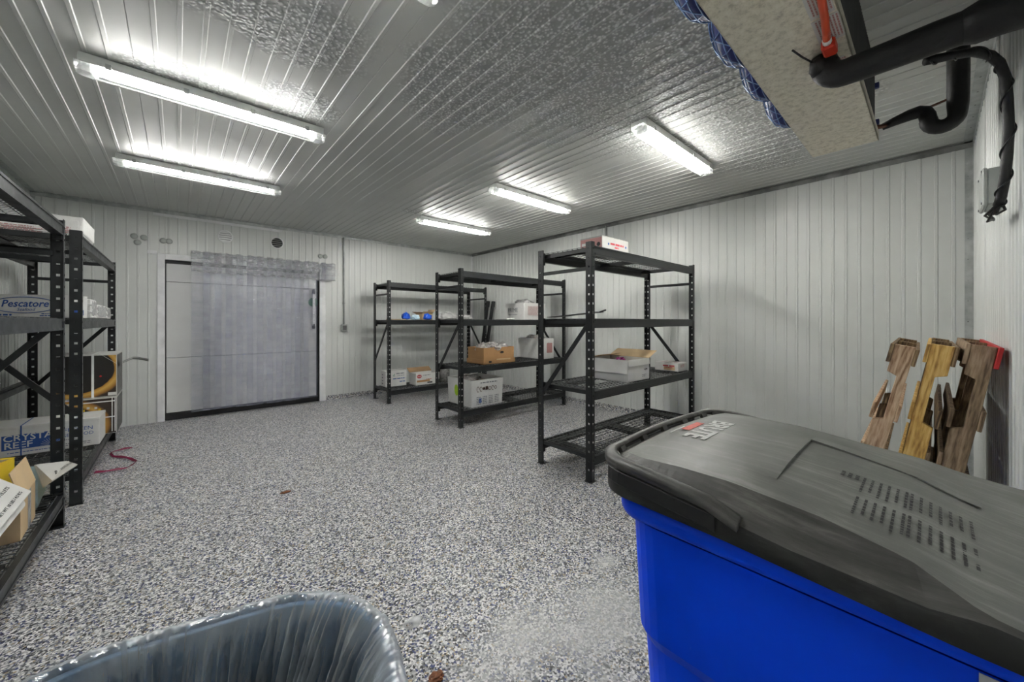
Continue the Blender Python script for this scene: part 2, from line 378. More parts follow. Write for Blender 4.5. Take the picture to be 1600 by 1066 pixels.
def galv_mat():
    m, nt, b = new_mat('frosted_galvanised_sheet'); L = nt.links
    tc = node(nt, 'ShaderNodeTexCoord'); n = node(nt, 'ShaderNodeTexNoise'); n.inputs['Scale'].default_value = 34; n.inputs['Detail'].default_value = 9; n.inputs['Roughness'].default_value = .75
    L.new(tc.outputs['Object'], n.inputs['Vector'])
    r = ramp(nt, n.outputs['Fac'], [(.32, (.42, .39, .31)), (.5, (.74, .70, .58)), (.68, (.86, .83, .73))])
    L.new(r.outputs[0], b.inputs['Base Color']); b.inputs['Roughness'].default_value = .6; b.inputs['Metallic'].default_value = .15
    bp = node(nt, 'ShaderNodeBump'); bp.inputs['Strength'].default_value = .3; bp.inputs['Distance'].default_value = .004
    L.new(n.outputs['Fac'], bp.inputs['Height']); L.new(bp.outputs[0], b.inputs['Normal'])
    return m
M['galv'] = galv_mat()
def pan_mat(name, cx, cz, r0):
    """flat print on a carton: a big black pan with a golden rim"""
    m, nt, b = new_mat(name); L = nt.links
    tc = node(nt, 'ShaderNodeTexCoord'); s = node(nt, 'ShaderNodeVectorMath', operation='SUBTRACT'); L.new(tc.outputs['Object'], s.inputs[0]); s.inputs[1].default_value = (cx, 0, cz)
    ml = node(nt, 'ShaderNodeVectorMath', operation='MULTIPLY'); L.new(s.outputs[0], ml.inputs[0]); ml.inputs[1].default_value = (1, 0, 1.15)
    ln = node(nt, 'ShaderNodeVectorMath', operation='LENGTH'); L.new(ml.outputs[0], ln.inputs[0])
    n = node(nt, 'ShaderNodeTexNoise'); n.inputs['Scale'].default_value = 22; n.inputs['Detail'].default_value = 5; L.new(tc.outputs['Object'], n.inputs['Vector'])
    ad = node(nt, 'ShaderNodeMath', operation='MULTIPLY_ADD'); L.new(n.outputs['Fac'], ad.inputs[0]); ad.inputs[1].default_value = .012; L.new(ln.outputs['Value'], ad.inputs[2])
    k = 1 / .6
    r = ramp(nt, node_scale(nt, ad.outputs[0], k), [(0, (.018, .018, .017)), ((r0) * k, (.012, .011, .010)), ((r0 + .008) * k, (.40, .20, .03)), ((r0 + .03) * k, (.55, .34, .08)), ((r0 + .065) * k, (.28, .13, .02)), ((r0 + .085) * k, (.022, .012, .008))])
    L.new(r.outputs[0], b.inputs['Base Color']); b.inputs['Roughness'].default_value = .4
    return m
def node_scale(nt, sock, k):
    q = node(nt, 'ShaderNodeMath', operation='MULTIPLY'); nt.links.new(sock, q.inputs[0]); q.inputs[1].default_value = k; return q.outputs[0]

# ------------------------------------------------------------------ room shell
XL, XR, YB, YF, H = -1.25, 4.84, 6.76, -0.213, 2.79
PITCH = 0.0967
def panel_mesh(width, height, x_start=0.0, t=0.03):
    """insulated metal panel: shallow ribs every PITCH, recessed edges; face towards local -y"""
    prof = [(0, .004), (.003, 0)]
    k = math.ceil((x_start + .02) / PITCH)
    while k * PITCH < x_start + width - .02:
        c = k * PITCH - x_start
        prof += [(c - .012, 0), (c - .008, -.0048), (c + .008, -.0048), (c + .012, 0)]; k += 1
    prof += [(width - .003, 0), (width, .004)]
    m = MB(); n = len(prof)
    front0 = [(x, y, 0) for x, y in prof]; front1 = [(x, y, height) for x, y in prof]
    m.add(front0 + front1, [(i, i + 1, n + i + 1, n + i) for i in range(n - 1)])
    m.add([(0, .004, 0), (width, .004, 0), (width, t, 0), (0, t, 0), (0, .004, height), (width, .004, height), (width, t, height), (0, t, height)],
          [(0, 3, 7, 4), (1, 5, 6, 2), (3, 2, 6, 7)])
    return m.mesh('panel')
PW = PITCH * 11
def panel_run(wall, mat, length, height, place, x0=0.0, z0=0.0, cache={}):
    x = 0.0
    while x < length - .01:
        wd = min(PW - ((x0 + x) % PW if (x0 + x) % PW > .01 and PW - (x0 + x) % PW > .01 else 0), length - x)
        key = (round(wd, 3), round(height, 3), round((x0 + x) % PITCH, 3), mat.name)
        if key not in cache: cache[key] = panel_mesh(wd, height, (x0 + x) % PITCH)
        o = put('panel', cache[key], mat, wall); place(o, x, z0); x += wd
def struct(name, ext, mat, label):
    o = box(name, ext, mat); o['kind'] = 'structure'; o['label'] = label; return o
T = .12
floor = struct('floor', (XL - T, XR + T, YF - T, YB + T, -.1, 0), M['floor'], 'speckled grey flake epoxy floor')
ceil = struct('ceiling', (XL - T, XR + T, YF - T, YB + T, H + .03, H + .12), M['ceil'], 'grey ribbed metal panel ceiling beaded with frost')
wr = struct('wall_right', (XR + .03, XR + T, YF - T, YB + T, 0, H + .02), M['wall'], 'white ribbed panel wall behind the black racks')
wl = struct('wall_left', (XL - T, XL - .03, YF - T, YB + T, 0, H + .02), M['wall'], 'white ribbed panel wall behind the left racks')
wf = struct('wall_front', (XL - T, XR + T, YF - T, YF - .03, 0, H + .02), M['wall'], 'white ribbed panel wall with pipes and grey box')
DX0, DX1, DZ = -.128, 1.746, 2.14
wb = MB().box(XL - T, DX0 - .03, YB + .03, YB + T, 0, H + .02).box(DX1 + .03, XR + T, YB + .03, YB + T, 0, H + .02).box(DX0 - .03, DX1 + .03, YB + .03, YB + T, DZ + .03, H + .02).build('wall_back', M['wall'])
tag(wb, 'white ribbed panel wall with the sliding door', kind='structure')
def pl_right(o, x, z): o.location = (XR, YB - x, z); o.rotation_euler = (0, 0, R(-90))
def pl_left(o, x, z): o.location = (XL, YF + x, z); o.rotation_euler = (0, 0, R(90))
def pl_front(o, x, z): o.location = (XR - x, YF, z); o.rotation_euler = (0, 0, R(180))
def pl_back(x00):
    def f(o, x, z): o.location = (x00 + x, YB, z)
    return f
def pl_ceil(o, x, z): o.location = (XL + x, YB, H); o.rotation_euler = (R(90), 0, 0)
panel_run(wr, M['wall'], YB - YF, H, pl_right)
panel_run(wl, M['wall'], YB - YF, H, pl_left)
panel_run(wf, M['wall'], XR - XL, H, pl_front)
panel_run(ceil, M['ceil'], XR - XL, YB - YF, pl_ceil)
panel_run(wb, M['wall'], DX0 - XL, H, pl_back(XL))
panel_run(wb, M['wall'], DX1 - DX0, H - DZ, pl_back(DX0), DX0 - XL, DZ)
panel_run(wb, M['wall'], XR - DX1, H, pl_back(DX1), DX1 - XL)

def screws(m, pts, nrm, r=.005):
    for p in pts:
        p = Vector(p); n = Vector(nrm); m.tube([p, p + n * .003], r, 6)
def trim(name, boxes, mat, label, sc=None):
    m = MB()
    for b in boxes: m.box(*b)
    o = m.build(name, mat); o['kind'] = 'structure'; o['label'] = label
    if sc:
        s = MB(); screws(s, *sc); q = s.build('screw', M['seam'], o); q['kind'] = 'stuff'
    return o
e = .007
trim('trim_1', [(XR - e, XR, YF, YB, H - .05, H), (XR - .05, XR, YF, YB, H - e, H)], M['dark_trim'], 'grey metal angle where right wall meets ceiling',
     ([(XR - .028, y, H - .008) for y in [0.1 + .35 * i for i in range(19)]], (0, 0, 1)))
trim('trim_2', [(XL, XR, YB - e, YB, H - .045, H), (XL, XR, YB - .045, YB, H - e, H)], M['trim'], 'grey metal angle where back wall meets ceiling')
trim('trim_3', [(XL, XL + e, YF, YB, H - .05, H), (XL, XL + .05, YF, YB, H - e, H)], M['trim'], 'grey metal angle where left wall meets ceiling')
trim('trim_4', [(XL, XR, YF, YF + e, H - .05, H), (XL, XR, YF, YF + .055, H - e, H)], M['trim'], 'grey metal angle where front wall meets ceiling',
     ([(x, YF + .03, H - .008) for x in [1.6 + .22 * i for i in range(14)]], (0, 0, 1)))
trim('trim_5', [(XR - e, XR, YF, YF + .048, 0, H - .05), (XR - .02, XR, YF, YF + e, 0, H - .05)], M['trim'], 'shiny metal angle in the right front corner',
     ([(XR - .007, YF + .03, z) for z in [.3 + .17 * i for i in range(14)]], (1, 0, 0)))
trim('trim_6', [(XL, XL + .045, YB - e, YB, 0, H - .05), (XL, XL + e, YB - .045, YB, 0, H - .05)], M['trim'], 'metal angle in the left back corner',
     ([(XL + .02, YB - .007, z) for z in [.2 + .2 * i for i in range(12)]], (0, 1, 0)))
trim('trim_7', [(XR - .035, XR, YB - e, YB, 0, H - .05), (XR - e, XR, YB - .035, YB, 0, H - .05)], M['white_trim'], 'white angle in the far corner of the room')
trim('trim_8', [(-.24, 1.21, YB - .012, YB - .003, H - .085, H - .05)], M['white_trim'], 'loose white flashing strip above the door')
# coved base of the flake epoxy right of the door
def cove(name, pts, label):
    m = MB()
    (x0, y0), (x1, y1), nx, ny = pts
    ring = [[(x + nx * a, y + ny * a, z) for a, z in ((.05, .001), (.025, .008), (.008, .028), (.003, .075), (0, .075))] for x, y in ((x0, y0), (x1, y1))]
    m.loft(ring, closed=False); o = m.build(name, M['floor']); o['kind'] = 'structure'; o['label'] = label
cove('baseboard_back', ((1.85, YB), (XR, YB), 0, -1), 'speckled epoxy cove along the back wall')
cove('baseboard_right', ((XR, YF), (XR, YB), -1, 0), 'speckled epoxy cove along the right wall')

# door behind the strip curtain
d = thing('door_1', 'closed grey sliding cold room door behind a strip curtain', None, (0, YB, 0)); d['kind'] = 'structure'
dy0, dy1 = .045, .11
for z0, z1 in ((.095, .83), (.834, 1.85), (1.854, DZ - .045)):
    box('panel', (DX0 + .012, DX1 - .03, dy0, dy1, z0, z1), M['door'], d, .003)
box('gasket', (DX1 - .034, DX1, dy0 - .012, dy1, 0, DZ), M['black'], d)
box('head_gasket', (DX0, DX1, dy0 - .008, dy1, DZ - .045, DZ), M['black'], d)
box('sweep', (DX0, DX1, dy0 - .02, dy1, .003, .092), M['black'], d, .004)
box('backing', (DX0 - .03, DX1 + .03, dy1 - .01, dy1 + .02, 0, DZ + .03), M['seam'], d)
box('jamb', (DX0 - .075, DX0, -.02, .04, 0, DZ + .075), M['white_trim'], d, .004)
box('jamb', (DX1, DX1 + .095, -.02, .04, 0, DZ + .075), M['white_trim'], d, .004)
box('head', (DX0, DX1, -.02, .04, DZ, DZ + .075), M['white_trim'], d, .004)
fl = box('flashing', (DX0 - .165, DX0 - .075, -.012, -.004, DZ + .06, DZ + .105), M['white_trim'], d)
hd = thing('handle', None, None); hd.parent = d
box('handle_bar', (1.645, 1.687, dy0 - .06, dy0 - .045, 1.25, 1.78), M['white_trim'], hd, .005)
for z in (1.76, 1.2):
    box('grip', (1.648, 1.684, dy0 - .062, dy0, z, z + .085), M['black'], hd, .008)
m = MB()
for i in range(5): m.tube([(1.666, dy0 - .058, 1.34 + .09 * i), (1.666, dy0 - .064, 1.34 + .09 * i)], .006, 8)
m.build('rivet', M['seam'], hd)['kind'] = 'stuff'
MB().tube([(1.668, dy0 - .012, 1.635), (1.668, dy0, 1.635)], .075, 24).build('strike_disc', M['green_disc'], d)

# strip curtain in front of the door
sc_ = thing('strip_curtain', 'clear vinyl strip curtain hanging in front of the grey door', 'curtain', (0, YB, 0))
box('rail', (.14, 1.93, -.075, -.06, 2.235, 2.275), M['trim'], sc_, .002)
for i in range(9): box('bracket', (.2 + .205 * i, .23 + .205 * i, -.06, -.021, 2.24, 2.27), M['trim'], sc_)
m = MB()
for i in range(44): m.tube([(.16 + .0403 * i, -.08, 2.253), (.16 + .0403 * i, -.072, 2.253)], .007, 6)
q = m.build('stud', M['lamp_body'], sc_); q['kind'] = 'stuff'
g = random.Random(3)
for i in range(14):
    xc = .235 + .1235 * i; wd = .2; y = -.084 - (.012 if i % 2 else 0)
    zb = .085 + g.uniform(0, .015) if i < 13 else 2.0
    if i == 13: xc = 1.865
    if i == 12: zb = 1.98
    rings = []; nz = 40; ph = g.uniform(0, 6)
    for k in range(nz):
        t = k / (nz - 1); z = 2.275 + (zb - 2.275) * t; dep = math.exp(-t * 6)
        row = []
        for j in range(9):
            s = j / 8 - .5
            yy = y - .008 * math.cos(s * math.pi) * (1 if i % 2 else -1) - (.010 * math.sin(k * 1.9 + ph + s * 5) + .007 * math.sin(k * 3.1 + s * 9 + ph)) * dep - .007 * math.sin(t * 11 + ph + s * 4) * (t < .98)
            row.append((xc + s * wd, yy, z))
        rings.append(row)
    st_ = MB().loft(rings, closed=False).build('strip', M['strip'], sc_, smooth=True)
    rings = []
    for k in range(15):
        z = 2.28 - .021 * k * g.uniform(.96, 1.0)
        rings.append([(xc + (j / 8 - .5) * wd * 1.03, y - .012 - .010 * math.sin(k * 1.5 + j * .7 + ph) - .006 * math.sin(k * .8 - j * 1.6 + ph * 2), z - .01 * math.sin(j * .9 + ph)) for j in range(9)])
    MB().loft(rings, closed=False).build('fold', M['fold'], st_, smooth=True)

# round vents and plugs on the back wall
def vent(x, z, dark, label):
    t = thing('round_vent', label, 'vent', (x, YB - .002, z))
    ring = [[(r * math.cos(a), y, r * math.sin(a)) for a in [2 * math.pi * i / 24 for i in range(24)]] for r, y in ((.092, 0), (.092, -.012), (.076, -.016), (.074, -.006))]
    MB().loft(ring).build('rim', M['white_trim'], t, smooth=False)
    MB().tube([(0, -.004, 0), (0, 0, 0)], .075, 24).build('back_plate', M['black'] if dark else M['white_trim'], t)
    for i in range(4):
        hw = math.sqrt(.072 ** 2 - (.045 - .03 * i) ** 2)
        MB().bar((-hw, -.010, .045 - .03 * i), (hw, -.010, .045 - .03 * i), .012, .004).build('slat', M['seam'] if not dark else M['box_grey'], t)
vent(.507, 2.536, False, 'white round vent on the back wall above the curtain, nearest the left corner')
vent(1.146, 2.533, True, 'dark round vent on the back wall above the middle of the curtain')
def plug(x, z, label, grp):
    rings = [[(r * math.cos(a), y, r * math.sin(a)) for a in [2 * math.pi * i / 16 for i in range(16)]] for r, y in ((.036, 0), (.036, -.008), (.027, -.016), (.012, -.019))]
    o = MB().loft(rings, cap0=True, cap1=True).build('wall_cap', M['box_grey'], None, True, loc=(x, YB - .001, z)); tag(o, label, 'cap', grp)
for x, z, wd in ((-.415, 2.405, 'leftmost of the three beside the rack'), (-.325, 2.40, 'right one of the three beside the rack'), (-.385, 2.33, 'lowest of the three beside the rack')):
    plug(x, z, 'round grey wall cap left of the door, ' + wd, 'wall caps left of the door')
for x, wd in ((-.145, 'left'), (-.088, 'right')):
    plug(x, 2.385, 'round grey wall cap over the left door jamb, %s one of the pair' % wd, 'wall caps over the door jamb')
for x, wd in ((1.76, 'left'), (1.835, 'right')):
    plug(x, 2.40, 'round grey wall cap above the curtain end, %s one of the pair' % wd, 'wall caps above the curtain end')

# conduits
t = thing('conduit', 'grey conduit with switch box on the back wall right of the door', 'conduit', (2.13, YB, 0))
MB().tube([(0, -.03, H - .03), (0, -.022, H - .1), (0, -.018, 1.26)], .011, 10).build('pipe', M['trim'], t, True)
box('switch_box', (-.045, .045, -.06, -.004, 1.15, 1.27), M['box_grey'], t, .006)
box('switch_plate', (-.032, .032, -.066, -.06, 1.17, 1.25), M['seam'], t, .003)
box('clip', (-.02, .02, -.02, -.003, 1.62, 1.645), M['trim'], t)
t = thing('conduit', 'short grey conduit with elbow on the right wall above the red-print carton', 'conduit', (XR, 3.29, 0))
MB().tube([(-.018, 0, H - .03), (-.018, 0, 2.55), (-.02, -.03, 2.49), (-.02, -.12, 2.46), (-.02, -.17, 2.40), (-.02, -.17, 2.30)], .012, 10).build('pipe', M['trim'], t, True)
box('junction_box', (-.05, -.004, -.04, .04, 2.50, 2.60), M['box_grey'], t, .006)

# ------------------------------------------------------------------ ceiling lamps
def lamp(cx, cy, label, lit=(1, 1)):
    t = thing('ceiling_light', label, 'light', (cx, cy, H - .004), 0, 'fluorescent ceiling lights')
    L_ = .635
    prof = [(-.064, 0), (-.064, -.052), (-.056, -.052), (-.054, -.044), (.054, -.044), (.056, -.052), (.064, -.052), (.064, 0)]
    MB().loft([[(x, y, z) for y, z in prof] for x in (-L_ + .02, L_ - .02)], closed=True, cap0=True, cap1=True).build('housing', M['lamp_body'], t, False, .004)
    dp = [(.058, -.043), (.056, -.072), (.040, -.090), (-.040, -.090), (-.056, -.072), (-.058, -.043)]
    MB().loft([[(x, y, z) for y, z in dp] for x in (-L_ + .075, L_ - .075)], closed=False).build('diffuser', M['diffuser'], t, True)
    for s in (-1, 1):
        rings = [[(s * x, y * k, -.043 + (z + .043) * k) for y, z in dp] for x, k in ((L_ - .075, 1), (L_ - .03, .98), (L_ - .005, .85), (L_, .6))]
        MB().loft(rings, closed=True, cap1=True).build('end_cap', M['lamp_end'], t, False)
        box('socket', (s * (L_ - .075) - .012, s * (L_ - .075) + .012, -.045, .045, -.08, -.043), M['lamp_body'], t, .003)
    for y, on in zip((-.027, .027), lit):
        o = MB().tube([(-L_ + .09, y, -.060), (L_ - .09, y, -.060)], .013, 10).build('tube', (M['tube'] if all(lit) else M['tube_strong']) if on else M['dead_tube'], t, True)
        if not on: o['label'] = 'unlit tube'
    for x in (-.5, -.17, .17, .5):
        for s in (-1, 1):
            box('clip', (x - .012, x + .012, s * .067 - .004, s * .067 + .004, -.060, -.03), M['trim'], t, .001)
rows = {1.43: 'nearest the camera', 3.13: 'in the middle', 4.77: 'nearest the back wall'}
for cy, wy in rows.items():
    lamp(.21, cy, 'fluorescent ceiling light of the row over the walkway, ' + wy, (1, 0))
    lamp(3.12, cy, 'fluorescent ceiling light of the row over the right racks, ' + wy)

# ------------------------------------------------------------------ evaporator
EX0, EX1, EY0, EY1, EZ, ET = .98, 2.985, .21, .51, 2.354, 2.75
ev = thing('evaporator', 'galvanised cooling unit with blue fans hung from the ceiling', 'cooler', ((EX0 + EX1) / 2, (EY0 + EY1) / 2, EZ))
hx, hy = (EX1 - EX0) / 2, (EY1 - EY0) / 2
MB().box(-hx, hx, -hy, hy, 0, .012).box(-hx, -hx + .006, -hy, hy, 0, .05).box(hx - .006, hx, -hy, hy, 0, .05).box(-hx, hx, -hy, -hy + .006, 0, .05).box(-hx, hx, hy - .006, hy, 0, .05).build('drip_pan', M['galv'], ev, False, .002)
box('housing', (-hx + .015, hx - .012, -hy + .02, hy - .012, .014, .39), M['galv'], ev, .004)
box('coil_face', (-hx + .1, hx - .12, -hy + .012, -hy + .02, .06, .37), M['seam'], ev)
m = MB()
for i in range(70): m.box(-hx + .11 + i * .0253, -hx + .114 + i * .0253, -hy + .006, -hy + .013, .065, .365)
m.build('fin', M['seam'], ev)['kind'] = 'stuff'
for x in (-hx + .05, hx - .06): box('hanger', (x - .02, x + .02, -hy + .02, hy - .02, .38, .432), M['trim'], ev, .002)
for i, fx_ in enumerate((1.33, 1.69, 2.05, 2.42)):
    x = fx_ - (EX0 + EX1) / 2; z = .185
    f = thing('fan', None, None, (x, hy - .012, z)); f.parent = ev
    n = 28
    def circ(r, y): return [(r * math.cos(2 * math.pi * k / n), y, r * math.sin(2 * math.pi * k / n)) for k in range(n)]
    MB().loft([circ(.175, 0), circ(.175, .02), circ(.165, .045), circ(.145, .075), circ(.10, .10), circ(.05, .112)], cap1=True).build('shroud', M['fan_blue'], f, True)
    m = MB()
    prof = [(.177, .022), (.168, .049), (.148, .079), (.103, .104), (.052, .116)]
    for r_, y in prof: m.tube([(r_ * math.cos(2 * math.pi * k / 24), y, r_ * math.sin(2 * math.pi * k / 24)) for k in range(25)], .0025, 4, False)
    for k in range(12):
        for sgn in (-1, 1):
            m.tube([(r_ * math.cos(2 * math.pi * k / 12 + sgn * q_ * .12), y, r_ * math.sin(2 * math.pi * k / 12 + sgn * q_ * .12)) for q_, (r_, y) in enumerate(prof)], .002, 4, False)
    m.build('guard', M['fan_wire'], f, True)
    MB().tube([(0, .108, 0), (0, .122, 0)], .05, 16).build('hub', M['fan_blue'], f)
for z in (.095, .305): box('bolt_cap', (hx - .005, hx + .02, -hy - .001, -hy + .03, z, z + .03), M['fan_blue'], ev, .003)
def sticker(x0, x1, y0, y1, rows_):
    s = box('sticker', (x0 - (EX0 + EX1) / 2, x1 - (EX0 + EX1) / 2, y0 - .36, y1 - .36, -.0015, -.0002), M['white'], ev)
    rr = []
    n = rows_
    for i in range(n):
        rr.append((0, i * (y1 - y0) / (n + 1) + .01, (x1 - x0) * .85, .0045))
    # text reads from below: flip the plane
    dashes(s, M['ink_pink'], (x0 - (EX0 + EX1) / 2 + .008, y1 - .36 - .002, -.0016), (R(180), 0, 0), rr)
sticker(1.45, 1.622, .218, .282, 6); sticker(1.634, 1.79, .212, .284, 7); sticker(1.925, 1.995, .232, .262, 4)

# ------------------------------------------------------------------ pipes by the front wall
def arc(c, r, a0, a1, ax, n=7):
    """points on an arc in the plane ax = (u, v) of unit vectors"""
    u, v = Vector(ax[0]), Vector(ax[1]); c = Vector(c)
    return [c + r * (math.cos(R(a0 + (a1 - a0) * i / n)) * u + math.sin(R(a0 + (a1 - a0) * i / n)) * v) for i in range(n + 1)]
dp = thing('drain_pipe', 'thick black insulated drain pipe under the cooling unit, running into the front wall', 'pipe', (1.885, .29, 2.27))
def loc(p): return tuple(Vector(p) - Vector((1.885, .29, 2.27)))
pts = [(1.885, .285, 2.3535), (1.885, .285, 2.335)] + [tuple(p) for p in arc((1.885, .225, 2.325), .06, 0, -90, ((0, 1, 0), (0, 0, 1)))] + [(1.885, .15, 2.265), (1.886, .0, 2.268), (1.887, -.08, 2.267), (1.888, -.215, 2.268)]
MB().tube([loc(p) for p in pts], [.036, .042] + [.046] * 8 + [.048, .05, .05, .05], 16).build('insulation', M['hose'], dp, True)
MB().tube([loc(p) for p in ((1.887, -.06, 2.267), (1.887, -.09, 2.268), (1.886, -.14, 2.264), (1.888, -.2115, 2.268))], [.052, .062, .058, .066], 12).build('tape_wrap', M['hose'], dp, True)
MB().tube([loc(p) for p in ((1.83, .315, 2.325), (1.75, .33, 2.315), (1.68, .345, 2.315))], .0035, 6).build('cable_tie', M['hose'], dp)
MB().tube([loc(p) for p in ((1.83, .30, 2.326), (1.86, .298, 2.312), (1.868, .29, 2.29))], [.022, .034, .03], 10).build('wrap_end', M['hose'], dp, True)
hc = thing('heater_cable', 'orange heater cable with red plug hanging under the cooling unit', 'cable', (1.78, .255, 2.33))
def loc2(p): return tuple(Vector(p) - Vector((1.78, .255, 2.33)))
MB().tube([loc2(p) for p in ((1.35, .24, 2.335), (1.5, .235, 2.335), (1.6, .242, 2.334), (1.68, .25, 2.333), (1.735, .256, 2.332))], .0115, 10).build('cord', M['orange'], hc, True)
MB().tube([loc2(p) for p in ((1.733, .256, 2.332), (1.752, .257, 2.331))], .014, 10).build('collar', M['white_trim'], hc, True)
MB().box(-.028, .04, -.019, .021, -.02, .018).build('plug', M['red_tape'], hc, False, .006)
sp_ = thing('suction_pipe', 'black insulated pipe with a U bend between cooling unit end and ceiling', 'pipe', (3.02, -.08, 2.45))
def loc3(p): return tuple(Vector(p) - Vector((3.02, -.08, 2.45)))
X_ = 3.02
MB().tube([loc3(p) for p in ((2.988, .222, 2.435), (3.0, .21, 2.436), (X_, .16, 2.44))], .012, 10).build('pipe_stub', M['copper'], sp_, True)
trap = [(X_, .20, 2.437), (X_, .15, 2.45), (X_, .09, 2.462), (X_, .055, 2.465), (X_, .035, 2.455), (X_, .025, 2.43), (X_, .022, 2.41)] + [tuple(p) for p in arc((X_, -.029, 2.405), .051, 0, -180, ((0, 1, 0), (0, 0, 1)), 10)] + [(X_, -.081, 2.45), (X_, -.082, 2.6), (X_, -.082, 2.786)]
MB().tube([loc3(p) for p in trap], [.018, .024, .03, .032, .033, .034, .034] + [.036] * 11 + [.04, .041, .041], 16).build('insulation', M['hose'], sp_, True)
MB().tube([loc3(p) for p in ((X_, .018, 2.475), (X_, -.05, 2.49))], .006, 6).build('tie_wire', M['copper'], sp_)
cb = thing('cable_bundle', 'spiral-wrapped black cable bundle dropping to the grey junction box', 'cable', (2.25, -.16, 2.0))
def loc4(p): return tuple(Vector(p) - Vector((2.25, -.16, 2.0)))
cpts = [(1.95, .02, 2.232), (2.0, -.04, 2.243), (2.07, -.09, 2.262), (2.15, -.13, 2.268), (2.2, -.155, 2.25), (2.225, -.17, 2.20), (2.23, -.175, 2.12), (2.235, -.178, 2.02), (2.25, -.176, 1.93), (2.265, -.172, 1.85), (2.29, -.165, 1.785), (2.31, -.16, 1.762)]
MB().tube([loc4(p) for p in cpts], .0145, 12).build('cable', M['hose'], cb, True)
sp2 = []
for i in range(120):
    t_ = i / 119 * (len(cpts) - 1.001); k = int(t_); fq = t_ - k
    p = Vector(cpts[k]).lerp(Vector(cpts[k + 1]), fq); a = i * .32
    dr = (Vector(cpts[k + 1]) - Vector(cpts[k])).normalized(); u = dr.orthogonal().normalized(); v = dr.cross(u)
    sp2.append(loc4(p + .0168 * (math.cos(a) * u + math.sin(a) * v)))
MB().tube(sp2, .0025, 5).build('spiral_wrap', M['rack'], cb, True)
m = MB(); g = random.Random(5)
for i in range(7):
    m.tube([loc4((2.30 + g.uniform(-.01, .01), -.165, 1.775)), loc4((2.40 + g.uniform(-.05, .05), -.15 + g.uniform(-.03, .02), 1.735 + g.uniform(-.015, .02))), loc4((2.55 + g.uniform(-.06, .1), -.17, 1.765 + g.uniform(-.01, .03)))], .004, 6)
m.build('loose_wires', M['hose'], cb, True)
jb = thing('junction_box', 'grey junction box on the front wall behind the cable bundle', 'junction box', (2.93, YF, 1.955))
box('body', (-.1, .1, 0, .05, -.085, .085), M['box_grey'], jb, .006)
box('cover', (-.104, .104, .048, .064, -.089, .089), M['box_grey'], jb, .005)
m = MB()
for x in (-.09, .09):
    for z in (-.075, .075): m.tube([(x, .063, z), (x, .067, z)], .006, 8)
m.build('screw', M['seam'], jb)

# ------------------------------------------------------------------ racks
RW, RD, RH = 1.98, .61, 1.98
def flange(m, org, u, v, wd, th, holes=True):
    """perforated steel flange: origin corner, width along u, thickness along v, height along z"""
    org, u, v = Vector(org), Vector(u), Vector(v)
    hw = .0085; hh = .016; step = .0762
    a, b = wd / 2 - hw, wd / 2 + hw
    def col(x0, x1, z0, z1):
        P = [org + u * x + v * y + Vector((0, 0, z)) for x in (x0, x1) for y in (0, th) for z in (z0, z1)]
        m.add(P, [(0, 1, 3, 2), (4, 6, 7, 5), (0, 4, 5, 1), (2, 3, 7, 6), (0, 2, 6, 4), (1, 5, 7, 3)])
    col(0, a, 0, RH); col(b, wd, 0, RH)
    z = 0; k = .09
    while k < RH - .05:
        col(a, b, z, k); z = k + hh; k += step
    col(a, b, z, RH)
def post_mesh(sx, sy):
    """L post with its outer corner at the origin; legs run along +sx and +sy"""
    m = MB()
    flange(m, (0, 0, 0), (sx, 0, 0), (0, sy, 0), .042, .003)
    flange(m, (0, 0, 0), (0, sy, 0), (sx, 0, 0), .058, .003)
    m.box(min(0, .012 * sx), max(0, .012 * sx), sy * .058 if sy > 0 else -.061, .061 if sy > 0 else -.058, 0, RH)
    m.box(sx * -.012 if sx > 0 else -.06, .06 if sx > 0 else .012, sy * -.006 if sy > 0 else -.066, .066 if sy > 0 else .006, 0, .004)
    return m.mesh('post')
POST = {(sx, sy): post_mesh(sx, sy) for sx in (1, -1) for sy in (1, -1)}
def beam_mesh(s):
    """step beam along x; s=+1: step towards +y"""
    prof = [(0, 0), (0, -.072), (.02, -.072), (.042, -.066), (.042, -.022), (.024, -.016), (.024, 0), (.012, -.003)]
    prof = [(0, .002), (0, -.072), (.042, -.072), (.042, -.02), (.022, -.02), (.022, .002)]
    m = MB(); m.loft([[(x, s * y, z) for y, z in prof] for x in (.045, RW - .045)], cap0=True, cap1=True)
    for x0, x1 in ((.004, .05), (RW - .05, RW - .004)):
        m.box(x0, x1, min(s * .004, s * .04), max(s * .004, s * .04), -.1, .012)
    # rolled rib on the face
    m.box(.05, RW - .05, min(0, -s * .004), max(0, -s * .004), -.071, -.058); m.box(.05, RW - .05, min(0, -s * .004), max(0, -s * .004), -.012, .001)
    return m.mesh('beam')
BEAM = {1: beam_mesh(1), -1: beam_mesh(-1)}
def deck_mesh():
    m = MB(); r = .0022
    x0, x1, y0, y1 = .05, RW - .05, .026, RD - .026
    nx = 39; ny = 11
    for i in range(nx): x = x0 + (x1 - x0) * i / (nx - 1); m.box(x - r, x + r, y0, y1, -.004, 0)
    for j in range(ny): y = y0 + (y1 - y0) * j / (ny - 1); m.box(x0, x1, y - r, y + r, -.008, -.004)
    return m.mesh('wire_deck')
DECK = deck_mesh()
SUP_END = MB().box(0, .14, .045, RD - .045, -.014, -.010).box(0, .006, .045, RD - .045, -.045, -.010).box(.134, .14, .045, RD - .045, -.03, -.010).mesh('support')
SUP_BACK = MB().box(.19, RW - .19, RD - .15, RD - .045, -.0145, -.0105).mesh('ledge')
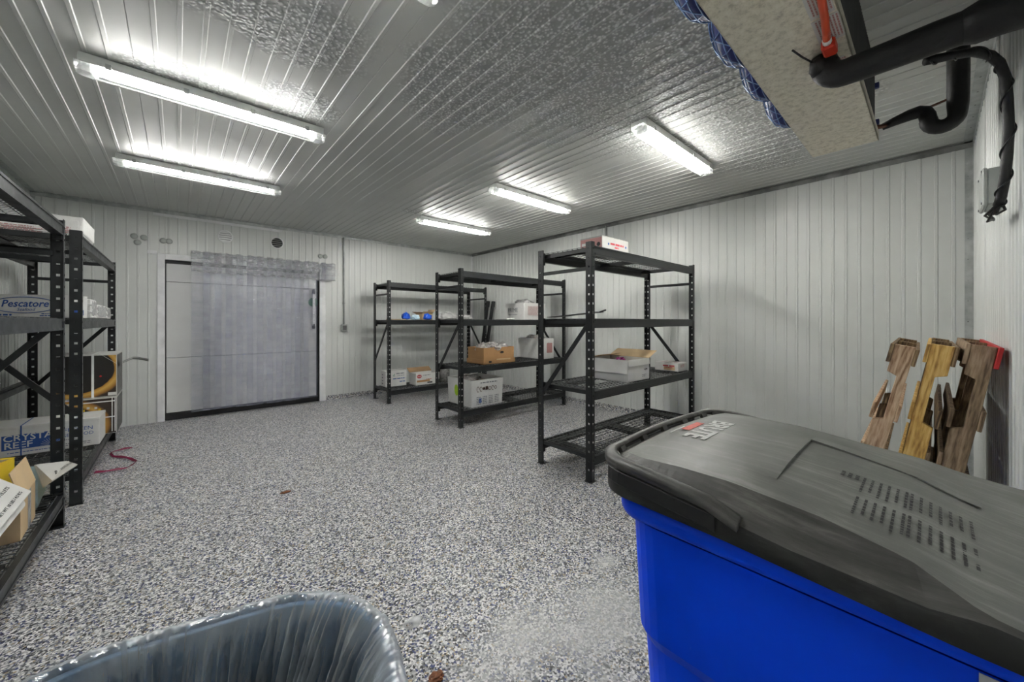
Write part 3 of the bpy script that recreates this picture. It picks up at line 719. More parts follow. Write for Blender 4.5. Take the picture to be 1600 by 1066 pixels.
def rack(label, locn, rotz, levels, flip=False, extra_back=()):
    t = thing('shelving_rack', label, 'shelving', locn, rotz, 'black boltless shelving racks')
    for x, sx in ((0, 1), (RW, -1)):
        for y, sy in ((0, 1), (RD, -1)):
            put('post', POST[(sx, sy)], M['rack'], t, loc=(x, y, 0))
    for x, s in ((.012, 1), (RW - .012, -1)):
        lo = (s > 0) != flip
        for z in (1.76, .20): MB().bar((x, .05, z), (x, RD - .05, z), .012, .03).build('strut', M['rack'], t)
        a, b = ((x, .045, 1.30), (x, RD - .045, .66)) if lo else ((x, RD - .045, 1.30), (x, .045, .66))
        MB().bar(a, b, .014, .034, (0, 1, 0)).build('brace', M['rack'], t)
    for z in levels:
        put('beam', BEAM[1], M['rack'], t, loc=(0, .004, z)); put('beam', BEAM[-1], M['rack'], t, loc=(0, RD - .004, z))
        put('wire_deck', DECK, M['wire'], t, loc=(0, 0, z + .008))
        for x in (.05, RW / 2 - .07, RW - .19): put('support', SUP_END, M['rack'], t, loc=(x, 0, z + .008))
        put('ledge', SUP_BACK, M['rack'], t, loc=(0, 0, z + .008))
    for z in extra_back: put('beam', BEAM[-1], M['rack'], t, loc=(0, RD - .004, z))
    return t
L1, L2, L3, L4 = .205, .742, 1.338, 1.947
D = .009   # deck top above the level
rack('black rack nearest the blue bin, with a white box on its second shelf', (2.525, 1.86, 0), 0, (L1, L2, L3, L4))
rack('black rack in the middle, holding the brown carton and the open foam box', (2.605, 3.88, 0), 0, (L1, L2, L3, L4))
rack('black rack by the back wall with blue bags on its middle shelf', (2.51, 5.79, 0), 0, (L1, L3, L4))
rack('black rack on the left wall beside the door, with printed cartons', (-.52, 4.11, 0), R(90), (L1, L3, L4), True, (L2,))
rack('black rack on the left wall nearest the camera', (-.55, 1.79, 0), R(90), (L1, L3, L4), True)

# ------------------------------------------------------------------ cartons
def carton(name, label, loc_, size, mat, rotz=0, cat='box', bevel=.004, tape=True, group=None):
    t = thing(name, label, cat, loc_, rotz, group)
    a, b, h = size[0] / 2, size[1] / 2, size[2]
    box('body', (-a, a, -b, b, 0, h - .004), mat, t, bevel)
    box('top_flap', (-a, a, -b, -.001, h - .004, h), mat, t); box('top_flap', (-a, a, .001, b, h - .004, h), mat, t)
    if tape: box('tape', (-a, a, -.025, .025, h, h + .0006), M['tape'], t)
    return t
def foam_box(name, label, loc_, size, lid=True, mat=None, wall=.022, rotz=0):
    mat = mat or M['foam']
    t = thing(name, label, 'box', loc_, rotz); a, b, h = size[0] / 2, size[1] / 2, size[2]
    o0 = rrect(-a, a, -b, b, .015, 3); i0 = rrect(-a + wall, a - wall, -b + wall, b - wall, .012, 3); lo = rrect(-a + .012, a - .012, -b + .012, b - .012, .015, 3)
    MB().loft([[(x, y, 0) for x, y in lo], [(x, y, h) for x, y in o0], [(x, y, h) for x, y in i0], [(x, y, .03) for x, y in i0]], cap0=True, cap1=True).build('body', mat, t)
    if lid:
        MB().loft([[(x, y, h + .001) for x, y in o0], [(x, y, h + .028) for x, y in o0], [(x * .96, y * .96, h + .034) for x, y in o0]], cap0=True, cap1=True).build('lid', mat, t)
    return t
def open_box(name, label, loc_, size, mat, inmat, rotz=0, flaps=(), group=None, wall=.005):
    """open carton; flaps: (side, angle, length)"""
    t = thing(name, label, 'box', loc_, rotz, group); a, b, h = size[0] / 2, size[1] / 2, size[2]
    for e_ in ((-a, a, -b, -b + wall, 0, h), (-a, a, b - wall, b, 0, h), (-a, -a + wall, -b + wall, b - wall, 0, h), (a - wall, a, -b + wall, b - wall, 0, h)):
        box('side', e_, mat, t)
    box('bottom', (-a, a, -b, b, -.0005, .003), mat, t)
    box('lining', (-a + wall, a - wall, -b + wall, b - wall, .003, .006), inmat, t)
    for side, ang, ln, *inn in flaps:
        m = MB()
        if side in 'fb':
            s = -1 if side == 'f' else 1; m.box(-a, a, 0, s * ln, -.002, .002); r = (R(s * ang), 0, 0); l = (0, s * b, h + .002)
        else:
            s = -1 if side == 'l' else 1; m.box(0, s * ln, -b, b, -.002, .002); r = (0, R(-s * ang), 0); l = (s * a, 0, h + .002)
        m.build('flap', inmat if inn else mat, t, loc=l, rot=r)
    return t

# ---- rack nearest the bin
z1, z2, z3, z4 = L1 + D, L2 + D, L3 + D, L4 + D
t = open_box('open_carton', 'white carton with open flaps on the second shelf of the rack nearest the bin', (3.325, 2.125, z2), (.39, .46, .205), M['white'], M['tan'],
             flaps=(('b', 168, .14, 1), ('r', 22, .17, 1), ('l', -80, .13), ('f', -84, .06)))
squiggle(t, M['ink_black'], (.13, -.2305, .10), 'front', .06, .02, 3, 2, .002, 'printed_mark'); dashes(t, M['ink_grey'], (.06, -.2305, .05), 'front', [(0, 0, .08, .006), (0, -.015, .06, .006)])
box('goods', (-.15, .15, -.19, .19, .006, .15), M['tan'], t, .01)
tag(blob('snack_bag', M['purple'], None, (.05, .045, .045), (3.32, 2.10, z2 + .155), 3, .45, 3), 'crumpled purple bag lying in the open white carton', 'bag')
t = carton('printed_carton', 'small white carton with red print at the right end of the second shelf', (4.33, 2.06, z2), (.22, .28, .095), M['white'])
box('print_patch', (-.1108, -.1102, -.10, .03, .012, .05), M['tan'], t); dashes(t, M['ink_red'], (-.1109, .04, .06), 'left', [(0, 0, .14, .016), (.02, -.02, .10, .008)]); dashes(t, M['ink_pink'], (-.06, -.1405, .05), 'front', [(0, .012 * i, .1, .006) for i in range(3)])
dashes(t, M['ink_pink'], (-.09, -.08, .0965), 'top', [(0, y, .18, .012) for y in (0, .05, .12, .16)])
t = carton('red_print_carton', 'white carton with red print on top of the rack nearest the bin', (3.10, 2.13, z4), (.44, .25, .15), M['dull_white'])
dashes(t, M['ink_red'], (-.09, -.1255, .09), 'front', [(0, 0, .22, .018), (.07, -.03, .07, .014)])
for x in (-.12, .17): MB().tube([(x, -.126, .085), (x, -.125, .085)], .011, 10).build('dot', M['ink_blue'], t)
box('printed_panel', (-.2208, -.2202, -.12, .12, .012, .138), M['ink_pink'], t)
for (y, z, wd) in ((.06, .09, .09), (-.05, .05, .08), (.03, .03, .12)): box('print_patch', (-.2212, -.2208, y - wd / 2, y + wd / 2, z - .012, z + .012), M['white'], t)
MB().tube([(-.2214, -.085, .075), (-.2207, -.085, .075)], .02, 10).build('hand_hole', M['black'], t)
o = thing('shelf_support', 'loose black shelf support lying tilted on the third shelf of the rack nearest the bin', 'bar', (2.68, 2.16, z3 + .003))
MB().bar((-.04, .25, .010), (.02, -.26, .052), .14, .004).build('plate', M['rack'], o); MB().bar((.02, -.255, .052), (.07, -.28, .07), .02, .012).build('hook', M['rack'], o)
tag(blob('paper_scrap', M['bag'], None, (.09, .05, .018), (2.93, 2.08, z2), 5, .3, 3), 'white plastic scrap lying left of the open white carton', 'scrap')

# ---- rack in the middle
t = foam_box('foam_box', 'white foam box lettered PRIME on the third shelf of the middle rack', (3.985, 4.19, z3), (.45, .46, .245), False)
letters(t, 'PRIME', .085, (-.2262, .02, .14), 'left', M['ink_grey']); dashes(t, M['ink_grey'], (-.2262, .12, .075), 'left', [(0, 0, .2, .008)])
dashes(t, M['ink_pink'], (-.15, -.2315, .19), 'front', [(0, -.02 * i, .26 - .03 * (i % 3), .009) for i in range(7)])
blob('filling', M['crinkle'], t, (.17, .17, .11), (0, 0, .17), 4, .3, 3)
tag(box('paper_tray', (3.50, 3.66, 4.05, 4.3, z3 + .002, z3 + .022), M['white'], None, .006), 'flat white tray left of the foam box lettered PRIME', 'tray')
t = thing('brown_carton', 'brown carton heaped with clear plastic bags on the middle rack', 'box', (3.265, 4.11, z2))
a, b = .265, .18
for e_ in ((-a, a, -b, -b + .006, .05, .22), (-a, a, b - .006, b, .05, .22), (-a, -a + .006, -b + .006, b - .006, .05, .22), (a - .006, a, -b + .006, b - .006, .05, .22)): box('side', e_, M['kraft'], t, .001)
MB().box(-a - .012, a + .012, -b - .012, b + .012, 0, .006).box(-a - .012, a + .012, -b - .012, -b - .006, 0, .065).box(-a - .012, a + .012, b + .006, b + .012, 0, .065).box(-a - .012, -a - .006, -b - .006, b + .006, 0, .065).box(a + .006, a + .012, -b - .006, b + .006, 0, .065).build('tray', M['kraft'], t)
MB().tube([(.045 + .035 * math.cos(i * math.pi / 10) * 1.0, -b - .0005, .15 + .018 * math.sin(i * math.pi / 10)) for i in range(21)], .004, 5).build('hand_hole_edge', M['kraft_in'], t)
MB().loft([[(.045 + .033 * math.cos(i * math.pi / 8), y, .15 + .017 * math.sin(i * math.pi / 8)) for i in range(16)] for y in (-b - .001, -b + .002)], cap0=True, cap1=True).build('hand_hole', M['black'], t)
box('tray_hole', (-.19, -.145, -b - .0135, -b - .012, .02, .045), M['black'], t); box('tray_tear', (-.06, .19, -b - .0135, -b - .012, .048, .065), M['tan'], t)
blob('goods', M['meat'], t, (.23, .15, .13), (0, 0, .09), 2, .25, 3)
for i, (x, y, s) in enumerate(((-.13, -.02, .13), (.02, .03, .14), (.14, -.04, .12), (-.02, -.10, .11))): blob('plastic_bag', M['crinkle'], t, (s, s * .85, .09), (x, y, .16), i * 2 + 1, .38, 3.2)
t = open_box('white_crate', 'white box of packed goods right of the brown carton heaped with bags', (4.215, 4.19, z2), (.25, .56, .31), M['foam'], M['white'], wall=.012)
blob('goods', M['meat'], t, (.10, .24, .1), (0, 0, .22), 3, .3, 4); blob('plastic_bag', M['crinkle'], t, (.11, .22, .08), (0, -.02, .26), 4, .4, 3)
box('print_patch', (-.03, .09, -.2812, -.2804, .09, .24), M['ink_pink'], t)
t = foam_box('open_foam_box', 'open white foam box with green sticker and handwriting, bottom of the middle rack', (3.06, 4.205, z1), (.54, .57, .345), False, wall=.03)
MB().loft([[(x, .045 * math.cos(a_), .075 * math.sin(a_)) for a_ in [2 * math.pi * i / 20 for i in range(20)]] for x in (-.2725, -.270)], cap0=True, cap1=True).build('green_sticker', M['lime'], t, loc=(0.001, .055, .20), rot=(0, R(-3.0), 0))
M['ink_brown'] = pm('brown_felt_pen', (.09, .05, .035), .6); squiggle(t, M['ink_brown'], (-.01, -.2845, .225), 'front', .34, .075, 7, 11, .0036); dashes(t, M['ink_grey'], (-.12, -.2845, .305), 'front', [(0, 0, .28, .014)])
dashes(t, M['ink_grey'], (-.2, -.278, .12), 'front', [(.02 + .1 * k, -.022 * i, .07, .009) for k in range(4) for i in range(5)])
dashes(t, M['ink_blue'], (-.14, -.2795, .1), 'front', [(0, -.012 * i, .045, .01) for i in range(5)])
dashes(t, M['ink_grey'], (-.2690, .12, .2), 'left', [(.03, -.02 * i, .1, .008) for i in range(3)])
blob('goods', M['meat'], t, (.2, .2, .12), (0, 0, .17), 8, .35, 4); blob('plastic_bag', M['crinkle'], t, (.15, .14, .10), (-.06, .03, .24), 6, .4, 3)

# ---- rack by the back wall
t = carton('label_carton', 'white carton with green and blue print at left of the back rack bottom shelf', (2.785, 6.2, z1), (.37, .2, .265), M['white'])
letters(t, 'C', .075, (-.15, -.1005, .185), 'front', M['ink_green']); letters(t, 'd', .07, (-.045, -.1005, .19), 'front', M['ink_green']); dashes(t, M['ink_grey'], (.0, -.1005, .215), 'front', [(0, 0, .15, .016), (.02, -.035, .12, .009)])
dashes(t, M['ink_blue'], (-.06, -.1005, .13), 'front', [(0, 0, .22, .016), (.12, -.055, .1, .014)])
dashes(t, M['ink_grey'], (-.1855, .06, .2), 'left', [(0, -.05 * i, .06, .02) for i in range(4)])
t = open_box('open_print_carton', 'printed white carton with a raised brown flap on the bottom shelf by the back wall', (3.28, 6.05, z1), (.44, .24, .20), M['white'], M['kraft_in'], flaps=(('b', 32, .13, 1), ))
MB().loft([[(-.155 + .045 * math.cos(i * math.pi / 10), y, .15 + .032 * math.sin(i * math.pi / 10)) for i in range(20)] for y in (-.1212, -.1202)], cap0=True, cap1=True).build('red_logo', M['ink_red'], t); dashes(t, M['white'], (-.185, -.1213, .15), 'front', [(0, 0, .06, .012)]); dashes(t, M['ink_grey'], (-.08, -.1206, .165), 'front', [(0, 0, .14, .012)]); dashes(t, M['ink_red'], (-.02, -.1212, .095), 'front', [(0, 0, .11, .01)]); box('print_patch', (-.2, .05, -.1208, -.1202, .05, .085), M['kraft'], t); box('print_patch', (.0, .1, -.121, -.1203, .02, .045), M['ink_black'], t)
t = thing('clear_bucket', 'clear plastic bucket on the bottom shelf by the back wall', 'bucket', (3.685, 6.03, z1))
def cr(r, z, n=24): return [(r * math.cos(2 * math.pi * i / n), r * math.sin(2 * math.pi * i / n), z) for i in range(n)]
MB().loft([cr(.09, 0), cr(.1, .23), cr(.106, .235), cr(.106, .25)], cap0=True).build('body', M['crinkle'], t, True)
MB().loft([cr(.109, .248), cr(.109, .262), cr(.09, .264)], cap1=True).build('lid', M['white'], t); MB().tube([(0, 0, .004), (0, 0, .08)], .085, 16).build('contents', M['lime'], t)
tag(blob('blue_bag', M['blue_bag'], None, (.07, .06, .10), (2.91, 6.0, z3), 2, .3, 2.5), 'blue plastic bag, left one of the two on the middle shelf by the back wall', 'bag')
tag(blob('pale_bag', M['cyan_bag'], None, (.085, .06, .07), (3.09, 6.02, z3), 3, .35, 3), 'pale blue plastic bag between two blue bags by the back wall', 'bag')
tag(blob('blue_bag', M['blue_bag'], None, (.08, .05, .085), (3.30, 5.96, z3), 4, .4, 3), 'blue plastic bag lying in front of the small brown carton by the back wall', 'bag')
t = open_box('small_carton', 'small open brown carton behind the blue bag by the back wall', (3.37, 6.21, z3), (.24, .18, .11), M['tan'], M['kraft_in'], R(12), flaps=(('b', 20, .1, 1), ('f', 50, .05), ('r', 50, .1)))
tag(box('pink_sheet', (2.62, 2.86, 5.9, 6.15, z3 + .001, z3 + .012), M['tan'], None, .003), 'flat tan sheet left of the blue bag by the back wall', 'sheet')
tag(blob('white_bag', M['bag'], None, (.2, .15, .12), (3.78, 6.12, z3), 5, .35, 2.5), 'crumpled white bag, left and larger of the pair on the back rack', 'bag')
tag(blob('white_bag', M['bag'], None, (.17, .14, .085), (4.16, 6.1, z3), 7, .3, 2.5), 'crumpled white bag, right and flatter of the pair on the back rack', 'bag')
for i, (x, y) in enumerate(((4.62, 5.93), (4.60, 6.02))):
    o = thing('spare_beam', 'spare black rack beam leaning on the right wall, ' + ('front one of the pair' if i == 0 else 'rear one of the pair'), 'beam', (x - .16, y, .002), 0, 'spare rack beams', (0, R(10 - i * 1.5), 0))
    m = MB(); m.box(-.02, .02, -.03, .03, 0, 1.75); m.box(.0, .03, -.036, -.03, 0, .12).box(0, .03, -.036, -.03, 1.63, 1.75); m.build('beam', M['rack'], o, False, .004)

# ---- left wall racks
t = foam_box('top_foam_box', 'white foam box with red lettering on top of the left rack by the door', (-.825, 4.63, z4), (.56, .54, .165), False)
MB().box(-.279, .279, -.269, .269, .03, .163).build('lid', M['foam'], t, False, .028, 4)
dashes(t, M['ink_pink'], (-.26, -.2705, .022), 'front', [(0, .012 * i, .34 - .04 * (i % 2), .006) for i in range(4)]); box('printed_line', (.125, .130, -.2705, -.2695, .02, .085), M['seam'], t); dashes(t, M['ink_pink'], (.145, -.2705, .04), 'front', [(0, .013 * i, .07, .008) for i in range(4)])
t = carton('seafood_carton', 'white carton lettered Pescatore on the middle shelf of the left rack by the door', (-.755, 4.345, z3), (.44, .19, .165), M['white'], R(-30))
letters(t, 'Pescatore', .068, (-.005, -.0955, .10), 'front', M['ink_blue'], shear=.25, bold=.001); letters(t, 'Seafood', .032, (.0, -.0955, .06), 'front', M['ink_blue'], shear=.3)
MB().tube([(-.01 + .19 * math.cos(2 * math.pi * i / 40), -.0952, .092 + .056 * math.sin(2 * math.pi * i / 40)) for i in range(41)], .0025, 6).build('logo_oval', M['ink_blue'], t)
dashes(t, M['ink_blue'], (-.2, -.0953, .022), 'front', [(0, 0, .12, .012), (.29, .008, .09, .006), (.28, -.006, .1, .006)])
box('print_patch', (.2202, .221, -.03, .06, .02, .06), M['ink_blue'], t)
for k, (y0, y1, x0, h_, lab) in enumerate(((4.76, 5.02, -1.0, .17, 'white wrapped carton behind the Pescatore carton on the left rack'), (5.05, 5.68, -.98, .135, 'long white wrapped parcel on the middle shelf of the left rack'), (5.71, 6.0, -.96, .125, 'short white wrapped parcel at the door end of the left rack'))):
    o = thing('wrapped_carton', lab, 'parcel', ((x0 - .545) / 2, (y0 + y1) / 2, z3))
    box('carton', ((x0 + .545) / 2 + .004, -(x0 + .545) / 2 - .004, -(y1 - y0) / 2 + .004, (y1 - y0) / 2 - .004, 0, h_ - .006), M['white'], o, .008)
    m = blob('wrap', M['bag'], o, (1, 1, 1), (0, 0, 0), k * 2 + 1, .1, 2.5, 3, False)
    for v in m.data.vertices:
        p = v.co; q = Vector((p.x, p.y, p.z - 1)); mx = max(abs(c) for c in q) or 1
        q = q / mx * (q.length * .35 + .65) ; v.co = Vector((max(-1, min(1, q.x)) * -(x0 + .545) / 2 * 1.0, max(-1, min(1, q.y)) * (y1 - y0) / 2, h_ / 2 + max(-1, min(1, q.z)) * h_ / 2))
t = carton('crystal_carton', 'long white carton lettered CRYSTAL REEF on the bottom shelf of the left rack', (-.838, 5.19, z1), (.62, .36, .245), M['white'])
box('lid_edge', (-.312, .312, -.182, .182, .222, .246), M['white'], t, .003)
box('blue_panel', (-.228, .10, -.1812, -.1802, .055, .175), M['ink_blue'], t)
letters(t, 'CRYSTAL', .072, (-.073, -.1815, .147), 'front', M['white'], bold=.001); letters(t, 'REEF', .072, (-.143, -.1815, .088), 'front', M['white'], bold=.001)
m = MB()
for i in range(13):
    a_ = R(4 + 172 * i / 12); m.bar((.033 + .018 * math.cos(a_), -.1816, .058 + .018 * math.sin(a_)), (.033 + .062 * math.cos(a_), -.1816, .058 + .062 * math.sin(a_)), .0008, .004, (0, 1, 0))
m.build('sunburst', M['white'], t)
letters(t, 'FROZEN', .045, (.185, -.1815, .16), 'front', M['ink_blue']); letters(t, 'SEAFOOD', .04, (.185, -.1815, .115), 'front', M['ink_blue'])
dashes(t, M['ink_grey'], (.11, -.1812, .08), 'front', [(0, 0, .07, .005), (0, -.035, .15, .007), (0, -.05, .15, .006)])
dashes(t, M['ink_blue'], (-.2, -.1812, .03), 'front', [(0, 0, .3, .006)])
MB().box(-.133, -.125, -.1835, -.1825, 0, .248).box(-.133, -.125, -.1835, .18, .2462, .2475).build('strap', M['ink_blue'], t)
MB().box(.168, .174, -.1835, .18, .2462, .2475).build('strap', M['ink_blue'], t)
for k, (zb, h_, cx_, cz_, r0, lab) in enumerate(((z1, .362, -.15, .10, .235, 'printed carton with golden pan rim behind white straps, lower of the stack'), (z1 + .366, .42, -.075, .275, .262, 'printed carton with black pan picture and white straps, upper of the stack'))):
    t = thing('printed_pan_carton', lab, 'box', (-.655, 5.66, zb), 0, 'printed pan cartons')
    box('body', (-.2, .2, -.24, .24, 0, h_ - .005), M['white'], t, .004)
    box('printed_face', (-.195, .195, -.2412, -.2402, .006, h_ - .012), pan_mat('pan_print_%d' % k, cx_, cz_, r0), t)
    box('printed_side', (.2002, .2012, -.235, .235, .006, h_ - .012), M['pan_side'], t)
    box('top_flap', (-.2, .2, -.24, .24, h_ - .005, h_), M['white'], t)
    if k == 1:
        MB().box(.03, .047, -.2435, -.2425, 0, h_ + .001).box(.03, .047, -.2435, .24, h_, h_ + .0015).build('strap', M['white_trim'], t)
        m = MB(); m.bar((.09, -.2432, h_), (.2, -.2432, h_ - .1), .001, .008, (0, 1, 0)); m.bar((.2, -.2432, h_ - .1), (.201, -.2432, .02), .001, .006, (0, 1, 0)); m.build('strap', M['white_trim'], t)
        box('edge_label', (.14, .195, -.2425, -.2415, .012, .04), M['white'], t)
        m = MB(); ring = [[(x, y, z) for y in (-.14, .02)] for x, z in ((.2, .295), (.225, .325), (.30, .365), (.345, .36), (.42, .335))]; m.loft(ring, closed=False); m.loft([[(x, y, z - .014) for x, y, z in r_] for r_ in ring], closed=False)
        m.build('side_flap', M['pan_side'], t); MB().tube([(.09, -.2418, .205), (.09, -.2412, .205)], .009, 8).build('red_dot', M['red_paint'], t)
    else:
        for z in (.16, .315): box('strap', (-.2, .19, -.2432, -.2422, z, z + .010), M['white_trim'], t)
        for x in (.165, .185): box('strap', (x, x + .006, -.2434, -.2424, .02, h_ - .01), M['white_trim'], t)
        for i, (x, z) in enumerate(((-.03, .24), (.0, .26), (.03, .22), (.05, .255), (.075, .235))): box('print_patch', (x, x + .018, -.2422, -.2414, z, z + .02), M['white'] if i % 2 else M['yellow'], t)
t = open_box('kraft_carton', 'open brown carton on the bottom shelf of the left rack nearest the camera', (-.80, 3.225, z1), (.40, .33, .205), M['tan'], M['kraft'], R(2), flaps=(('r', 104, .145),))
box('tape', (.2004, .201, -.01, .06, .0, .2), M['bag'], t); blob('bag_inside', M['bag'], t, (.15, .12, .08), (-.02, 0, .08), 3, .3, 3)
def slab(pts, th, nrm):
    n_ = Vector(nrm).normalized() * th; a_ = [Vector(p) for p in pts]
    return MB().loft([[tuple(p) for p in a_], [tuple(p - n_) for p in a_]], cap0=True, cap1=True)
t = thing('paper_sack', 'white printed paper sack poking out past the rack post', 'sack', (-.53, 3.42, .40))
Q0 = Vector((-.53, 3.42, .40)); q = [Vector(p) - Q0 for p in ((-.635, 3.545, .475), (-.497, 3.475, .482), (-.44, 3.36, .480), (-.535, 3.335, .415), (-.575, 3.39, .375))]
slab(q, .012, (.4, -.5, .9)).build('sheet', M['white'], t, False, .003)
slab([Vector(p) - Q0 for p in ((-.70, 3.60, .46), (-.62, 3.55, .465), (-.565, 3.40, .365), (-.60, 3.425, .26), (-.72, 3.60, .26))], .02, (.4, -.5, .9)).build('sack_body', M['cyan_bag'], t, False, .004)
nrm = (q[1] - q[0]).cross(q[3] - q[0]).normalized(); nrm = nrm if nrm.z > 0 else -nrm; xa = (q[2] - q[3]).normalized(); ya = nrm.cross(xa)
rot_ = Matrix((xa, ya, nrm)).transposed().to_euler(); cpos = (q[3] * .55 + q[1] * .45) + nrm * .003
dashes(t, M['ink_black'], tuple(cpos), rot_, [(-.05, .022 - .009 * i, .045, .006) for i in range(4)] + [(.01, .016 - .008 * i, .075, .003) for i in range(3)])
t = carton('yellow_carton', 'yellow printed carton behind the brown carton on the left rack', (-.86, 3.62, z1), (.24, .13, .30), M['yellow'], R(-20))
dashes(t, M['ink_black'], (-.10, -.0655, .27), 'front', [(0, -.02 * i, .18, .005) for i in range(5)])
P1, P2, P4 = Vector((-.553, 3.045, .462)), Vector((-.70, 3.02, .60)), Vector((-.598, 2.70, .385))
xa = (P1 - P4); nx = xa.normalized(); nn = nx.cross(P2 - P1).normalized(); yb_ = nn.cross(nx); wy_ = (P2 - P1).dot(yb_); lx = xa.length
t = thing('fillet_carton', 'white carton with black print tipped over in front of the brown carton', 'box', tuple(P4), 0, None, Matrix((nx, yb_, nn)).transposed().to_euler())
box('body', (0, lx, 0, wy_, -.03, 0), M['white'], t, .003)
box('lid_flap', (.02, lx - .06, wy_ * .62, wy_ * 1.02, .0005, .004), M['white'], t)
letters(t, 'SKINLESS FROZEN FILLETS', .021, (lx * .55, wy_ * .42, .0012), 'top', M['ink_black']); letters(t, 'NET WT 10 LBS / 4.5 KG', .019, (lx * .62, wy_ * .16, .0012), 'top', M['ink_black']); letters(t, 'PRODUCT', .02, (lx * .45, wy_ * .85, .0048), 'top', M['ink_grey'])
t = thing('white_tray', 'rounded white plastic tray tipped beneath the white carton with black print', 'tray', tuple(P4 - nn * .033), 0, None, Matrix((nx, yb_, nn)).transposed().to_euler())
ro = rrect(-.06, lx - .02, -.025, wy_ - .02, .05, 6)
MB().loft([[(x, y, 0) for x, y in ro], [(x, y, -.010) for x, y in ro], [(lx / 2 - .04 + (x - lx / 2 + .04) * .93, wy_ / 2 + (y - wy_ / 2) * .9, -.05) for x, y in ro]], cap0=True, cap1=True).build('tray', M['white'], t, False)
tag(blob('white_bag', M['bag'], None, (.16, .15, .055), (-.78, 2.80, z1), 9, .18, 2), 'crumpled white plastic bag under the tipped tray', 'bag')

# ------------------------------------------------------------------ pallets leaning on the front wall
def stringer(mat_, side):
    """notched pallet stringer, 1.22 long along z; side=+1 notch on +y"""
    hh = .036; nd = .036
    prof = [(-1, 0), (1, 0)]
    edge = [(hh, 0), (hh, .15), (hh - nd, .165), (hh - nd, .37), (hh, .385), (hh, .835), (hh - nd, .85), (hh - nd, 1.07), (hh, 1.085), (hh, 1.22)]
    poly = [(-hh * side, 0)] + [(y * side, z) for y, z in edge] + [(-hh * side, 1.22)]
    m = MB(); m.loft([[(x, y, z) for y, z in poly] for x in (0, .038)], cap0=True, cap1=True); return m
def pallet(label, loc_, tilt, wood, side, red=False, yaw=0):
    t = thing('wooden_pallet', label, 'pallet', loc_, 0, 'wooden pallets', (R(tilt), 0, R(yaw)))
    for i, x in enumerate((0, .48, .96)): stringer(wood, side).build('stringer', M[wood] if i == 0 else M['wood_dark'], t, False, .002, loc=(x, 0, 0))
    g = random.Random(int(tilt * 100))
    for s in (-1, 1):
        zs = (0, .21, .42, .63, .84, 1.13) if s == side else (0, .28, .56, .85, 1.13)
        for k, z in enumerate(zs):
            me = MB().box(-.012 + g.uniform(-.012, .01), 1.0 + g.uniform(0, .02), .0365 * s if s > 0 else -.0505, .0505 if s > 0 else -.0365, z, z + .088 + g.uniform(-.008, .006))
            rr = red and s < 0 and k == len(zs) - 1
            o = me.build('deck_board', M['red_paint'] if rr else M[g.choice(('wood_dark', wood, 'wood_grey'))], t, False, .002, loc=(0, 0, 0), rot=(0, R(g.uniform(-.5, .5)), 0))
            if rr: o['label'] = 'red painted board end'
def lean(ytop, deg, x=2.6): return (x, ytop + 1.2 * math.tan(R(deg)), .012)
pallet('pale pinkish wooden pallet leaning upright, the one farthest from the front wall', lean(.0906, 12), 12, 'wood_pink', 1, yaw=1)
pallet('yellow wooden pallet leaning upright in the middle of the three', lean(-.027, 10), 10, 'wood_yellow', -1)
pallet('weathered grey-brown pallet with a red board end, touching the front wall', lean(-.1437, 9.2), 9.2, 'wood_grey', 1, True)

# ------------------------------------------------------------------ blue rollout bin
BX0, BX1 = .635, 1.185
bn = thing('blue_bin', 'large blue wheeled bin with black lid beside the camera', 'bin', ((BX0 + BX1) / 2, .17, 0))
ox, oy = (BX0 + BX1) / 2, .17
def ring_(x0, x1, y0, y1, r, z): return [(x - ox, y - oy, z) for x, y in rrect(x0, x1, y0, y1, r, 6)]
rs = []
for z, ins in ((.06, .075), (.10, .06), (.715, .030), (.735, .022), (.945, .014)):
    rs.append(ring_(BX0 + ins, BX1 - ins, -.14 + ins, .418 - ins, .06, z))
MB().loft(rs, cap0=True).build('body', M['bin_blue'], bn, False, .004, 2)
rs = [ring_(BX0 + .016, BX1 - .016, -.124, .402, .05, .946), ring_(BX0, BX1, -.14, .42, .06, .955), ring_(BX0 - .002, BX1 + .002, -.14, .424, .06, .964), ring_(BX0 - .002, BX1 + .002, -.14, .424, .06, .985), ring_(BX0 + .012, BX1 - .012, -.125, .41, .05, .99), ring_(BX0 + .014, BX1 - .014, -.124, .408, .05, .95)]
MB().loft(rs).build('rim', M['bin_blue'], bn, True)
for s in (0, 1):
    x = (BX0 + .05, BX1 - .05)[s] - ox
    MB().tube([(x - .025, -.17 - 0.06, .11), (x + .025, -.17 - .06, .11)], .105, 20).build('wheel', M['black'], bn, True)
MB().tube([(BX0 + .05 - ox, -.23, .11), (BX1 - .05 - ox, -.23, .11)], .012, 8).build('axle', M['trim'], bn)
lb = box('label_sticker', (BX0 + .0115 - ox, BX0 + .0125 - ox, -.095 - oy, -.032 - oy, .90, .944), M['white'], bn); dashes(lb, M['ink_black'], (BX0 + .0114 - ox, -.038 - oy, .935), 'left', [(0, -.007 * i, .022 + .01 * (i % 2), .003) for i in range(3)])
